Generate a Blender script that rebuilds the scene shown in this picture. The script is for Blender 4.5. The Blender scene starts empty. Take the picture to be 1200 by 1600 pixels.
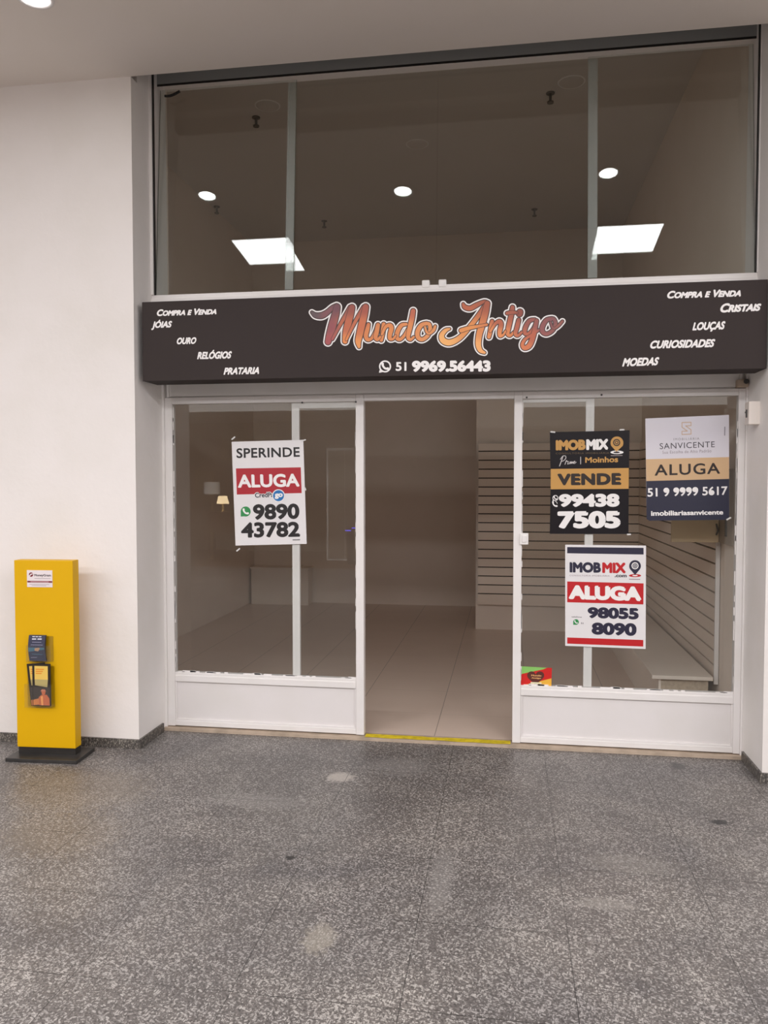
import bpy, bmesh, math, random
from mathutils import Vector, Matrix
from mathutils.geometry import delaunay_2d_cdt
random.seed(7)
SC = bpy.context.scene
COL = SC.collection

# ------------------------------------------------------------------ camera
F_PX, YAW, PITCH = 1243.387, 0.1545, 0.0399
CAM = Vector((0.3122, -4.9338, 1.65))
cd = bpy.data.cameras.new('camera')
cam = bpy.data.objects.new('camera', cd)
COL.objects.link(cam)
cam.location = CAM
cam.rotation_euler = (math.pi / 2 - PITCH, 0, YAW)
cd.sensor_fit = 'AUTO'
cd.sensor_width = 36.0
cd.lens = 36.0 * F_PX / 1600.0
cd.clip_start = 0.05
SC.camera = cam

# ------------------------------------------------------------------ light levels, exposure
PANEL_E = 14.0        # luminous ceiling panels
FILL_STRIP_E = 14.8       # unseen fill strips further back, added to lift facade and shop interior
FILL_STRIP_Y = (-5.2, -7.8)
DOWN_E = 30.0         # recessed downlights
TUBE_E = 12.0
WORLD_E = 0.05
SC.view_settings.view_transform = 'Standard'
SC.view_settings.look = 'None'
SC.view_settings.gamma = 1.0
SC.view_settings.use_curve_mapping = False
SC.view_settings.exposure = 0.0
w = bpy.data.worlds.new('world')
SC.world = w
w.use_nodes = True
w.node_tree.nodes['Background'].inputs[0].default_value = (1.0, 0.97, 0.95, 1)
w.node_tree.nodes['Background'].inputs[1].default_value = WORLD_E
SC.cycles.max_bounces = 14
SC.cycles.diffuse_bounces = 8
SC.cycles.glossy_bounces = 5
SC.cycles.transparent_max_bounces = 16
SC.cycles.caustics_reflective = False
SC.cycles.caustics_refractive = False
SC.cycles.sample_clamp_indirect = 6.0

# ------------------------------------------------------------------ real-plane measurements
_cy, _sy, _cp, _sp = math.cos(YAW), math.sin(YAW), math.cos(PITCH), math.sin(PITCH)
_F = Vector((-_sy * _cp, _cy * _cp, -_sp))
_R = Vector((_cy, _sy, 0))
_U = _R.cross(_F)


def on_y(px, py, y):
    """measured point of the facade plane Y=y"""
    r = _F + _R * ((px - 600) / F_PX) - _U * ((py - 800) / F_PX)
    return CAM + r * ((y - CAM.y) / r.y)


# ------------------------------------------------------------------ materials
def srgb(r, g, b):
    def f(c):
        c /= 255.0
        return c / 12.92 if c <= 0.04045 else ((c + 0.055) / 1.055) ** 2.4
    return (f(r), f(g), f(b), 1.0)


def nt(m):
    return m.node_tree.nodes, m.node_tree.links


def mat(name, col, rough=0.6, metal=0.0, noise=0.0, nscale=8.0, bump=0.0, bscale=60.0, coat=0.0, spec=0.5):
    m = bpy.data.materials.new(name)
    m.use_nodes = True
    N, L = nt(m)
    b = N['Principled BSDF']
    b.inputs['Roughness'].default_value = rough
    b.inputs['Metallic'].default_value = metal
    b.inputs['Specular IOR Level'].default_value = spec
    b.inputs['Coat Weight'].default_value = coat
    b.inputs['Base Color'].default_value = col
    tc = N.new('ShaderNodeTexCoord')
    n = N.new('ShaderNodeTexNoise')
    n.inputs['Scale'].default_value = nscale
    n.inputs['Detail'].default_value = 5
    L.new(tc.outputs['Object'], n.inputs['Vector'])
    r = N.new('ShaderNodeValToRGB')
    k = max(0.0, 1 - noise)
    r.color_ramp.elements[0].color = (col[0] * k, col[1] * k, col[2] * k * 0.98, 1)
    r.color_ramp.elements[0].position = 0.3
    r.color_ramp.elements[1].color = col
    r.color_ramp.elements[1].position = 0.6
    L.new(n.outputs['Fac'], r.inputs['Fac'])
    L.new(r.outputs['Color'], b.inputs['Base Color'])
    if bump:
        n2 = N.new('ShaderNodeTexNoise')
        n2.inputs['Scale'].default_value = bscale
        n2.inputs['Detail'].default_value = 4
        L.new(tc.outputs['Object'], n2.inputs['Vector'])
        bp = N.new('ShaderNodeBump')
        bp.inputs['Strength'].default_value = bump
        bp.inputs['Distance'].default_value = 0.01
        L.new(n2.outputs['Fac'], bp.inputs['Height'])
        L.new(bp.outputs['Normal'], b.inputs['Normal'])
    return m


def emit(name, col, s):
    m = bpy.data.materials.new(name)
    m.use_nodes = True
    N, L = nt(m)
    N.remove(N['Principled BSDF'])
    e = N.new('ShaderNodeEmission')
    e.inputs['Color'].default_value = col
    e.inputs['Strength'].default_value = s
    L.new(e.outputs[0], N['Material Output'].inputs[0])
    return m


def math_node(N, L, op, a, b=None):
    n = N.new('ShaderNodeMath')
    n.operation = op
    for i, v in enumerate((a, b)):
        if v is None:
            continue
        if isinstance(v, (int, float)):
            n.inputs[i].default_value = v
        else:
            L.new(v, n.inputs[i])
    return n.outputs[0]


def mixrgb(N, L, fac, a, b, mode='MIX'):
    n = N.new('ShaderNodeMix')
    n.data_type = 'RGBA'
    n.blend_type = mode
    for i, v in ((0, fac), (6, a), (7, b)):
        if isinstance(v, (int, float, tuple)):
            n.inputs[i].default_value = v
        else:
            L.new(v, n.inputs[i])
    return n.outputs[2]


def glass_mat(name, tint, gain=1.0):
    m = bpy.data.materials.new(name)
    m.use_nodes = True
    N, L = nt(m)
    N.remove(N['Principled BSDF'])
    t = N.new('ShaderNodeBsdfTransparent')
    t.inputs[0].default_value = tint
    g = N.new('ShaderNodeBsdfGlossy')
    g.inputs['Roughness'].default_value = 0.0
    g.inputs['Color'].default_value = (0.96, 1.0, 0.99, 1)
    geo = N.new('ShaderNodeNewGeometry')
    # the same 1.5 glass from both sides
    ior = math_node(N, L, 'ADD', math_node(N, L, 'MULTIPLY', geo.outputs['Backfacing'], 1 / 1.5 - 1.5), 1.5)
    fr = N.new('ShaderNodeFresnel')
    L.new(ior, fr.inputs['IOR'])
    f2 = math_node(N, L, 'MULTIPLY', fr.outputs[0], gain)
    mx = N.new('ShaderNodeMixShader')
    L.new(f2, mx.inputs[0])
    L.new(t.outputs[0], mx.inputs[1])
    L.new(g.outputs[0], mx.inputs[2])
    L.new(mx.outputs[0], N['Material Output'].inputs[0])
    return m


def granite(name, dark, light, chip_amt=0.62, scale=1.0, joints=True, spots=False):
    m = bpy.data.materials.new(name)
    m.use_nodes = True
    N, L = nt(m)
    b = N['Principled BSDF']
    b.inputs['Roughness'].default_value = 0.42
    tc = N.new('ShaderNodeTexCoord')
    P = tc.outputs['Object']
    # matrix of the stone: fine grey grain
    n1 = N.new('ShaderNodeTexNoise')
    n1.inputs['Scale'].default_value = 110 * scale
    n1.inputs['Detail'].default_value = 4
    L.new(P, n1.inputs['Vector'])
    r1 = N.new('ShaderNodeValToRGB')
    r1.color_ramp.elements[0].position = 0.32
    r1.color_ramp.elements[0].color = dark
    r1.color_ramp.elements[1].position = 0.68
    r1.color_ramp.elements[1].color = (dark[0] * 3.2, dark[1] * 3.2, dark[2] * 3.2, 1)
    L.new(n1.outputs['Fac'], r1.inputs['Fac'])
    colr = r1.outputs['Color']
    big = N.new('ShaderNodeTexNoise')        # wear: where chips show more or less clearly
    big.inputs['Scale'].default_value = 2.1
    big.inputs['Detail'].default_value = 6
    big.inputs['Distortion'].default_value = 0.8
    L.new(P, big.inputs['Vector'])
    wear = N.new('ShaderNodeMapRange')
    wear.inputs['From Min'].default_value = 0.3
    wear.inputs['From Max'].default_value = 0.72
    wear.inputs['To Min'].default_value = -0.16
    wear.inputs['To Max'].default_value = 0.2
    L.new(big.outputs['Fac'], wear.inputs['Value'])
    for k, (rot, sx, sy, off) in enumerate(((0.5, 50, 120, 0.0), (1.75, 56, 140, 3.3), (2.75, 72, 165, 7.7), (1.1, 115, 220, 5.1))):
        mp = N.new('ShaderNodeMapping')
        mp.vector_type = 'POINT'
        mp2 = N.new('ShaderNodeMapping')
        mp.inputs['Rotation'].default_value = (0, 0, rot)
        mp2.inputs['Scale'].default_value = (sx * scale, sy * scale, 60 * scale)
        mp2.inputs['Location'].default_value = (off, off * 1.7, 0)
        L.new(P, mp.inputs['Vector'])
        L.new(mp.outputs[0], mp2.inputs['Vector'])
        v = N.new('ShaderNodeTexVoronoi')
        v.feature = 'F1'
        v.inputs['Scale'].default_value = 1.0
        v.inputs['Randomness'].default_value = 1.0
        L.new(mp2.outputs[0], v.inputs['Vector'])
        sep = N.new('ShaderNodeSeparateColor')
        L.new(v.outputs['Color'], sep.inputs[0])
        pick = math_node(N, L, 'GREATER_THAN', math_node(N, L, 'ADD', sep.outputs[0], wear.outputs[0]), chip_amt)
        rad = math_node(N, L, 'LESS_THAN', v.outputs['Distance'], math_node(N, L, 'ADD', math_node(N, L, 'MULTIPLY', sep.outputs[1], 0.25), 0.24))
        mask = math_node(N, L, 'MULTIPLY', pick, rad)
        tone = math_node(N, L, 'ADD', math_node(N, L, 'MULTIPLY', sep.outputs[2], 0.6), 0.4)
        cc = mixrgb(N, L, tone, (light[0] * 0.45, light[1] * 0.45, light[2] * 0.45, 1), light)
        colr = mixrgb(N, L, mask, colr, cc)
    # broad stains
    st = N.new('ShaderNodeTexNoise')
    st.inputs['Scale'].default_value = 1.3
    st.inputs['Detail'].default_value = 5
    st.inputs['Distortion'].default_value = 1.2
    mp3 = N.new('ShaderNodeMapping')
    mp3.inputs['Location'].default_value = (4.1, 1.3, 0)
    L.new(P, mp3.inputs['Vector'])
    L.new(mp3.outputs[0], st.inputs['Vector'])
    r2 = N.new('ShaderNodeValToRGB')
    r2.color_ramp.elements[0].position = 0.32
    r2.color_ramp.elements[0].color = (0.74, 0.73, 0.74, 1)
    r2.color_ramp.elements[1].position = 0.7
    r2.color_ramp.elements[1].color = (1.12, 1.09, 1.05, 1)
    L.new(st.outputs['Fac'], r2.inputs['Fac'])
    colr = mixrgb(N, L, 1.0, colr, r2.outputs['Color'], 'MULTIPLY')
    if spots:
        # worn and stained places with a shape of their own: x, y, radius, ragged edge, colour, strength
        for (x, y, rx, ry, cc, k) in ((-0.60, -0.66, .085, .075, (0.50, 0.46, 0.42, 1), .75), (-0.30, -0.45, .2, .16, (0.30, 0.285, 0.27, 1), .4), (-0.95, -1.05, .28, .1, (0.30, 0.285, 0.27, 1), .35),
                                      (1.29, -0.19, .045, .06, (0.045, 0.045, 0.048, 1), .8), (1.33, -0.95, .05, .03, (0.03, 0.03, 0.032, 1), .9), (-0.62, -1.62, .022, .022, (0.02, 0.02, 0.02, 1), .9),
                                      (-1.95, -1.05, .4, .3, (0.27, 0.22, 0.16, 1), .3), (-1.75, -1.55, .3, .25, (0.27, 0.22, 0.16, 1), .25), (-0.35, -2.2, .06, .1, (0.34, 0.31, 0.26, 1), .5),
                                      (0.70, -1.8, .12, .05, (0.33, 0.31, 0.28, 1), .4), (0.05, -1.7, .05, .3, (0.30, 0.285, 0.27, 1), .35), (0.85, -1.45, .2, .1, (0.31, 0.29, 0.26, 1), .3)):
            mpp = N.new('ShaderNodeMapping')
            mpp.inputs['Location'].default_value = (-x / rx, -y / ry, 0)
            mpp.inputs['Scale'].default_value = (1 / rx, 1 / ry, 0)
            L.new(P, mpp.inputs['Vector'])
            ln = N.new('ShaderNodeVectorMath'); ln.operation = 'LENGTH'
            L.new(mpp.outputs[0], ln.inputs[0])
            rag = N.new('ShaderNodeTexNoise'); rag.inputs['Scale'].default_value = 45; rag.inputs['Detail'].default_value = 4
            L.new(P, rag.inputs['Vector'])
            dd = math_node(N, L, 'ADD', ln.outputs['Value'], math_node(N, L, 'MULTIPLY', math_node(N, L, 'SUBTRACT', rag.outputs['Fac'], 0.5), 1.6))
            mr = N.new('ShaderNodeMapRange')
            mr.inputs['From Min'].default_value = 1.15; mr.inputs['From Max'].default_value = 0.65
            mr.inputs['To Min'].default_value = 0; mr.inputs['To Max'].default_value = k
            L.new(dd, mr.inputs['Value'])
            colr = mixrgb(N, L, mr.outputs[0], colr, cc)
    if joints:
        sx = N.new('ShaderNodeSeparateXYZ')
        L.new(P, sx.inputs[0])

        def joint(axis, pitch, org, wdt):
            a = math_node(N, L, 'DIVIDE', math_node(N, L, 'SUBTRACT', sx.outputs[axis], org), pitch)
            fr = math_node(N, L, 'ABSOLUTE', math_node(N, L, 'SUBTRACT', math_node(N, L, 'FRACT', math_node(N, L, 'ADD', a, 100.5)), 0.5))
            return math_node(N, L, 'LESS_THAN', fr, wdt / pitch)
        j = math_node(N, L, 'MAXIMUM', joint(0, 0.55, 0.537, 0.0013), joint(1, 0.5, -2.035, 0.0014))
        jn = N.new('ShaderNodeTexNoise')
        jn.inputs['Scale'].default_value = 1.7
        L.new(P, jn.inputs['Vector'])
        j = math_node(N, L, 'MULTIPLY', j, math_node(N, L, 'MULTIPLY', jn.outputs['Fac'], 1.7))
        colr = mixrgb(N, L, j, colr, (0.02, 0.019, 0.018, 1))
    L.new(colr, b.inputs['Base Color'])
    return m


def tile_mat(name):
    m = bpy.data.materials.new(name)
    m.use_nodes = True
    N, L = nt(m)
    b = N['Principled BSDF']
    b.inputs['Roughness'].default_value = 0.28
    tc = N.new('ShaderNodeTexCoord')
    P = tc.outputs['Object']
    n = N.new('ShaderNodeTexNoise')
    n.inputs['Scale'].default_value = 3
    n.inputs['Detail'].default_value = 5
    L.new(P, n.inputs['Vector'])
    r = N.new('ShaderNodeValToRGB')
    r.color_ramp.elements[0].color = (0.68, 0.55, 0.46, 1)
    r.color_ramp.elements[1].color = (0.76, 0.62, 0.525, 1)
    L.new(n.outputs['Fac'], r.inputs['Fac'])
    sx = N.new('ShaderNodeSeparateXYZ')
    L.new(P, sx.inputs[0])

    def joint(axis, pitch, org, wdt):
        a = math_node(N, L, 'DIVIDE', math_node(N, L, 'SUBTRACT', sx.outputs[axis], org), pitch)
        fr = math_node(N, L, 'ABSOLUTE', math_node(N, L, 'SUBTRACT', math_node(N, L, 'FRACT', math_node(N, L, 'ADD', a, 100.5)), 0.5))
        return math_node(N, L, 'LESS_THAN', fr, wdt / pitch)
    j = math_node(N, L, 'MAXIMUM', joint(0, 0.6, -0.142, 0.0022), math_node(N, L, 'MULTIPLY', joint(1, 0.6, 0.55, 0.0018), 0.4))
    c = mixrgb(N, L, math_node(N, L, 'MULTIPLY', j, 0.75), r.outputs['Color'], (0.16, 0.13, 0.11, 1))
    L.new(c, b.inputs['Base Color'])
    return m


def vcol_mat(name):
    m = bpy.data.materials.new(name)
    m.use_nodes = True
    N, L = nt(m)
    a = N.new('ShaderNodeVertexColor')
    a.layer_name = 'Col'
    N['Principled BSDF'].inputs['Roughness'].default_value = 0.45
    L.new(a.outputs['Color'], N['Principled BSDF'].inputs['Base Color'])
    return m


M = {}
M['wall'] = mat('painted_plaster', (0.80, 0.765, 0.745, 1), 0.75, noise=0.05, nscale=2.2, bump=0.25, bscale=14)
M['reveal'] = mat('reveal_paint', (0.86, 0.835, 0.82, 1), 0.6, noise=0.05, nscale=3, bump=0.15, bscale=20)
M['ceiling'] = mat('ceiling_paint', (0.80, 0.745, 0.70, 1), 0.85, noise=0.02, nscale=1.5)
M['inner'] = mat('shop_wall_paint', (0.82, 0.725, 0.645, 1), 0.8, noise=0.05, nscale=1.5)
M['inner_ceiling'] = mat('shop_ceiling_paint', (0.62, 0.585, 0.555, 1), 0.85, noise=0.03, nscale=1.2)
M['frame'] = mat('white_frame_enamel', (0.80, 0.775, 0.765, 1), 0.4, noise=0.04, nscale=5)
M['panel'] = mat('white_panel_enamel', (0.76, 0.73, 0.725, 1), 0.45, noise=0.04, nscale=3)
M['lintel'] = mat('grey_painted_metal', (0.86, 0.845, 0.835, 1), 0.5, noise=0.05, nscale=4)
M['rail'] = mat('grey_aluminium', (0.27, 0.28, 0.28, 1), 0.5)
M['granite'] = granite('granite_floor', (0.060, 0.056, 0.054, 1), (0.415, 0.40, 0.385, 1), 0.63, spots=True)
M['granite_dark'] = granite('granite_skirting', (0.040, 0.037, 0.034, 1), (0.30, 0.28, 0.25, 1), 0.7, 1.0, joints=False)
M['tile'] = tile_mat('beige_floor_tiles')
M['sill'] = mat('beige_stone_sill', (0.50, 0.40, 0.31, 1), 0.6, noise=0.25, nscale=14)
M['tape'] = mat('worn_yellow_tape', (0.85, 0.66, 0.03, 1), 0.5, noise=0.35, nscale=25)
M['glass'] = glass_mat('clear_glass', (0.975, 0.982, 0.978, 1))
M['glass_up'] = glass_mat('clear_glass_upper', (0.93, 0.95, 0.94, 1), 1.15)
M['glass_edge'] = mat('green_glass_edge', (0.12, 0.17, 0.155, 1), 0.2)
M['slat'] = mat('slatwall_board', (0.82, 0.71, 0.62, 1), 0.55, noise=0.03, nscale=2)
M['slot'] = mat('slatwall_groove', (0.05, 0.04, 0.035, 1), 0.8)
M['bench'] = mat('bench_laminate', (0.80, 0.72, 0.64, 1), 0.45, noise=0.03, nscale=4)
M['bench_end'] = mat('bench_end_board', (0.50, 0.41, 0.31, 1), 0.6, noise=0.2, nscale=40)
M['black'] = mat('black_paint', (0.012, 0.011, 0.011, 1), 0.45)
M['signboard'] = mat('sign_vinyl', srgb(57, 50, 49), 0.62, noise=0.06, nscale=1.5, spec=0.15)
M['white_print'] = mat('white_ink', (0.86, 0.84, 0.84, 1), 0.5)
M['yellow'] = mat('yellow_laminate', (0.70, 0.40, 0.001, 1), 0.5, noise=0.03, nscale=3, spec=0.25)
M['plinth'] = mat('black_plinth', (0.02, 0.017, 0.015, 1), 0.5, noise=0.3, nscale=15)
M['plate'] = mat('black_base_plate', (0.035, 0.033, 0.032, 1), 0.35, noise=0.4, nscale=9)
M['acrylic'] = glass_mat('clear_acrylic', (0.985, 0.985, 0.975, 1), 0.8)
M['plastic'] = mat('white_plastic', (0.82, 0.80, 0.79, 1), 0.35)
M['cream_plastic'] = mat('cream_plastic', (0.78, 0.72, 0.67, 1), 0.4)
M['chrome'] = mat('brushed_steel', (0.6, 0.6, 0.6, 1), 0.25, metal=1.0)
M['dark_part'] = mat('dark_grey_plastic', (0.05, 0.05, 0.05, 1), 0.4)
M['sprinkler'] = mat('grey_brown_metal', (0.14, 0.125, 0.115, 1), 0.5)
M['tape_clear'] = mat('frosted_tape', (0.70, 0.70, 0.69, 1), 0.3)
M['light_panel'] = emit('panel_diffuser', (1.0, 0.975, 0.985, 1), PANEL_E)
M['fill_strip'] = emit('fill_strip_glow', (1.0, 0.975, 0.985, 1), FILL_STRIP_E)
M['down_lens'] = emit('downlight_lens', (1.0, 0.98, 0.975, 1), DOWN_E)
M['tube'] = emit('tube_glow', (1.0, 0.95, 0.86, 1), TUBE_E)
M['shade_glow'] = emit('lamp_shade_glow', (1.0, 0.72, 0.42, 1), 10.0)
M['blue_led'] = emit('blue_led', (0.12, 0.10, 1.0, 1), 8.0)
M['brass'] = mat('aged_brass', (0.45, 0.32, 0.14, 1), 0.35, metal=0.7)
M['wood'] = mat('brown_wood', (0.16, 0.09, 0.05, 1), 0.5, noise=0.3, nscale=12)
M['far_wall'] = mat('far_shop_wall', (0.30, 0.24, 0.18, 1), 0.8, noise=0.05)
M['canvas'] = mat('picture_canvas', (0.45, 0.38, 0.25, 1), 0.7, noise=0.6, nscale=9)
M['cardboard'] = mat('tan_panel_paint', (0.62, 0.47, 0.30, 1), 0.5, noise=0.1, nscale=6)
M['box_in'] = mat('brown_panel_paint', (0.30, 0.245, 0.195, 1), 0.55, noise=0.1, nscale=6)
M['logo_grad'] = vcol_mat('logo_gradient_ink')


INK = {}


def ink(r, g, b, rough=0.45):
    k = (r, g, b)
    if k not in INK:
        INK[k] = mat('ink_%d_%d_%d' % k, srgb(r, g, b), rough)
    return INK[k]


# ------------------------------------------------------------------ mesh helpers
def tag(o, label=None, cat=None, group=None, kind=None):
    if label: o['label'] = label
    if cat: o['category'] = cat
    if group: o['group'] = group
    if kind: o['kind'] = kind
    return o


def empty(name, loc=(0, 0, 0), rz=0.0, **kw):
    o = bpy.data.objects.new(name, None)
    o.empty_display_size = 0.1
    COL.objects.link(o)
    o.location = loc
    o.rotation_euler = (0, 0, rz)
    return tag(o, **kw)


class MB:
    def __init__(self):
        self.bm = bmesh.new()

    def box(self, x0, x1, y0, y1, z0, z1, mi=0, bevel=0.0):
        r = bmesh.ops.create_cube(self.bm, size=1.0)
        vs = r['verts']
        for v in vs:
            v.co = Vector(((x0 + x1) / 2 + v.co.x * (x1 - x0), (y0 + y1) / 2 + v.co.y * (y1 - y0), (z0 + z1) / 2 + v.co.z * (z1 - z0)))
        fs = set(f for v in vs for f in v.link_faces)
        for f in fs:
            f.material_index = mi
        if bevel:
            es = list(set(e for f in fs for e in f.edges))
            rb = bmesh.ops.bevel(self.bm, geom=es, offset=bevel, segments=2, affect='EDGES', profile=0.6)
            for f in rb['faces']:
                f.material_index = mi
        return self

    def cyl(self, p0, p1, r0, r1=None, n=24, mi=0, smooth=True):
        p0, p1 = Vector(p0), Vector(p1)
        if r1 is None: r1 = r0
        d = p1 - p0
        q = d.to_track_quat('Z', 'Y').to_matrix().to_4x4()
        mt = Matrix.Translation((p0 + p1) / 2) @ q
        r = bmesh.ops.create_cone(self.bm, cap_ends=True, segments=n, radius1=r0, radius2=r1, depth=d.length, matrix=mt)
        for f in set(f for v in r['verts'] for f in v.link_faces):
            f.material_index = mi
            f.smooth = smooth and len(f.verts) == 4
        return self

    def lathe(self, prof, c=(0, 0, 0), n=32, mi=0):
        rings = []
        for r, z in prof:
            rings.append([self.bm.verts.new((c[0] + r * math.cos(2 * math.pi * i / n), c[1] + r * math.sin(2 * math.pi * i / n), c[2] + z)) for i in range(n)])
        for a, b in zip(rings, rings[1:]):
            for i in range(n):
                f = self.bm.faces.new((a[i], a[(i + 1) % n], b[(i + 1) % n], b[i]))
                f.smooth = True
                f.material_index = mi
        return self

    def tube(self, pts, r, n=8, mi=0):
        for a, b in zip(pts, pts[1:]):
            self.cyl(a, b, r, n=n, mi=mi)
        for p in pts[1:-1]:
            rr = bmesh.ops.create_icosphere(self.bm, subdivisions=1, radius=r, matrix=Matrix.Translation(p))
            for f in set(f for v in rr['verts'] for f in v.link_faces):
                f.material_index = mi
                f.smooth = True
        return self

    def poly(self, pts, mi=0):
        f = self.bm.faces.new([self.bm.verts.new(p) for p in pts])
        f.material_index = mi
        return self

    def prism_y(self, pts, y0, y1, mi=0):
        """closed outline of (x,z) points, given depth in y"""
        a = [self.bm.verts.new((p[0], y0, p[1])) for p in pts]
        b = [self.bm.verts.new((p[0], y1, p[1])) for p in pts]
        n = len(pts)
        fs = [self.bm.faces.new(a), self.bm.faces.new(b[::-1])]
        for i in range(n):
            fs.append(self.bm.faces.new((a[i], b[i], b[(i + 1) % n], a[(i + 1) % n])))
        for f in fs:
            f.material_index = mi
        return self

    def build(self, name, mats, parent=None, **kw):
        if not isinstance(mats, (list, tuple)): mats = [mats]
        bmesh.ops.recalc_face_normals(self.bm, faces=self.bm.faces[:])
        me = bpy.data.meshes.new(name)
        self.bm.to_mesh(me)
        self.bm.free()
        for m in mats: me.materials.append(m)
        o = bpy.data.objects.new(name, me)
        COL.objects.link(o)
        if parent: o.parent = parent
        return tag(o, **kw)


def parent_keep(o, p):
    o.parent = p
    o.matrix_parent_inverse = (Matrix.Translation(p.location) @ Matrix.Rotation(p.rotation_euler.z, 4, 'Z')).inverted()
    return o


# ------------------------------------------------------------------ flat print: strokes, polygons, lettering
class Art:
    """flat artwork on a plane; fn maps artwork coordinates (a, b) to a 3-D point at a given layer.
    Shapes of one layer and ink are merged into one clean outline when built."""

    def __init__(self, fn):
        self.fn = fn
        self.sh = {}

    def poly(self, pts, lay=1, mi=0):
        self.sh.setdefault((lay, mi), []).append([(p[0], p[1]) for p in pts])
        return self

    def disc(self, c, rx, ry=None, lay=1, mi=0, n=28):
        ry = ry or rx
        return self.poly([(c[0] + rx * math.cos(2 * math.pi * i / n), c[1] + ry * math.sin(2 * math.pi * i / n)) for i in range(n)], lay, mi)

    def caps(self, pts, lay=1, mi=0, n=10):
        """variable width stroke: pts (a, b, r)"""
        for (x, y, r) in pts:
            self.disc((x, y), r, lay=lay, mi=mi, n=n)
        for (x0, y0, r0), (x1, y1, r1) in zip(pts, pts[1:]):
            d = math.hypot(x1 - x0, y1 - y0)
            if d < 1e-9: continue
            nx, ny = -(y1 - y0) / d, (x1 - x0) / d
            self.poly([(x0 + nx * r0, y0 + ny * r0), (x1 + nx * r1, y1 + ny * r1), (x1 - nx * r1, y1 - ny * r1), (x0 - nx * r0, y0 - ny * r0)], lay, mi)
        return self

    def ring(self, c, r, wd, lay=1, mi=0, a0=0.0, a1=2 * math.pi, n=28):
        return self.caps([(c[0] + r * math.cos(a0 + (a1 - a0) * i / n), c[1] + r * math.sin(a0 + (a1 - a0) * i / n), wd) for i in range(n + 1)], lay, mi, n=6)

    def mesh(self, name, mats, colour=None):
        vs, fs, mis, cols = [], [], [], []
        for (lay, mi) in sorted(self.sh):
            pv, pf = [], []
            for pl in self.sh[(lay, mi)]:
                ar = sum(pl[i - 1][0] * pl[i][1] - pl[i][0] * pl[i - 1][1] for i in range(len(pl)))
                if abs(ar) < 1e-7: continue
                if ar < 0: pl = pl[::-1]
                pf.append(list(range(len(pv), len(pv) + len(pl))))
                pv += [Vector(p) for p in pl]
            r = delaunay_2d_cdt(pv, [], pf, 1, 1e-4)
            o = len(vs)
            vs += [self.fn(p.x, p.y, lay) for p in r[0]]
            if colour: cols += [colour(p.x, p.y) for p in r[0]]
            for f, src in zip(r[2], r[5]):
                if not src: continue
                fs.append([o + i for i in f])
                mis.append(mi)
        me = bpy.data.meshes.new(name)
        me.from_pydata(vs, [], fs)
        for m in (mats if isinstance(mats, (list, tuple)) else [mats]): me.materials.append(m)
        me.polygons.foreach_set('material_index', mis)
        if colour:
            ca = me.color_attributes.new('Col', 'FLOAT_COLOR', 'POINT')
            for i, c in enumerate(cols): ca.data[i].color = c
        # faces look towards the viewer side of the sheet (-Y)
        me.update()
        bm = bmesh.new(); bm.from_mesh(me)
        bmesh.ops.reverse_faces(bm, faces=[f for f in bm.faces if f.normal.y > 0])
        bm.to_mesh(me); bm.free()
        o = bpy.data.objects.new(name, me)
        COL.objects.link(o)
        return o

    def build(self, name, mats, parent=None, colour=None, **kw):
        o = self.mesh(name, mats, colour)
        if parent: parent_keep(o, parent)
        return tag(o, **kw)


def smooth(pts, k=6):
    """Catmull-Rom through (a, b, r) points"""
    out = []
    n = len(pts)
    for i in range(n - 1):
        p0, p1, p2, p3 = pts[max(i - 1, 0)], pts[i], pts[i + 1], pts[min(i + 2, n - 1)]
        for j in range(k):
            t = j / k
            out.append(tuple(0.5 * (2 * b + (c - a) * t + (2 * a - 5 * b + 4 * c - d) * t * t + (3 * b - a - 3 * c + d) * t ** 3)
                             for a, b, c, d in zip(p0, p1, p2, p3)))
    out.append(pts[-1])
    return out


_glyphs = {}


def glyph_mesh(text, shear, caps, space):
    key = (text, shear, caps, space)
    if key in _glyphs: return _glyphs[key]
    c = bpy.data.curves.new('tmp_text', 'FONT')
    c.body = text
    c.shear = shear
    c.space_character = space
    c.resolution_u = 4
    if caps:
        c.small_caps_scale = 0.8
        for ch in c.body_format: ch.use_small_caps = True
    o = bpy.data.objects.new('tmp_text', c)
    COL.objects.link(o)
    bpy.context.view_layer.update()
    me = o.to_mesh()
    vs = [(v.co.x, v.co.y) for v in me.vertices]
    fs = [tuple(p.vertices) for p in me.polygons]
    cnt = {}
    for f in fs:
        for i in range(len(f)):
            e = tuple(sorted((round(vs[f[i]][0], 5), round(vs[f[i]][1], 5), ) for i in (i, (i + 1) % len(f))))
            cnt.setdefault(e, 0)
            cnt[e] += 1
    edges = [e for e, k in cnt.items() if k == 1]
    o.to_mesh_clear()
    bpy.data.objects.remove(o)
    bpy.data.curves.remove(c)
    _glyphs[key] = (vs, fs, edges)
    return _glyphs[key]


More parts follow.
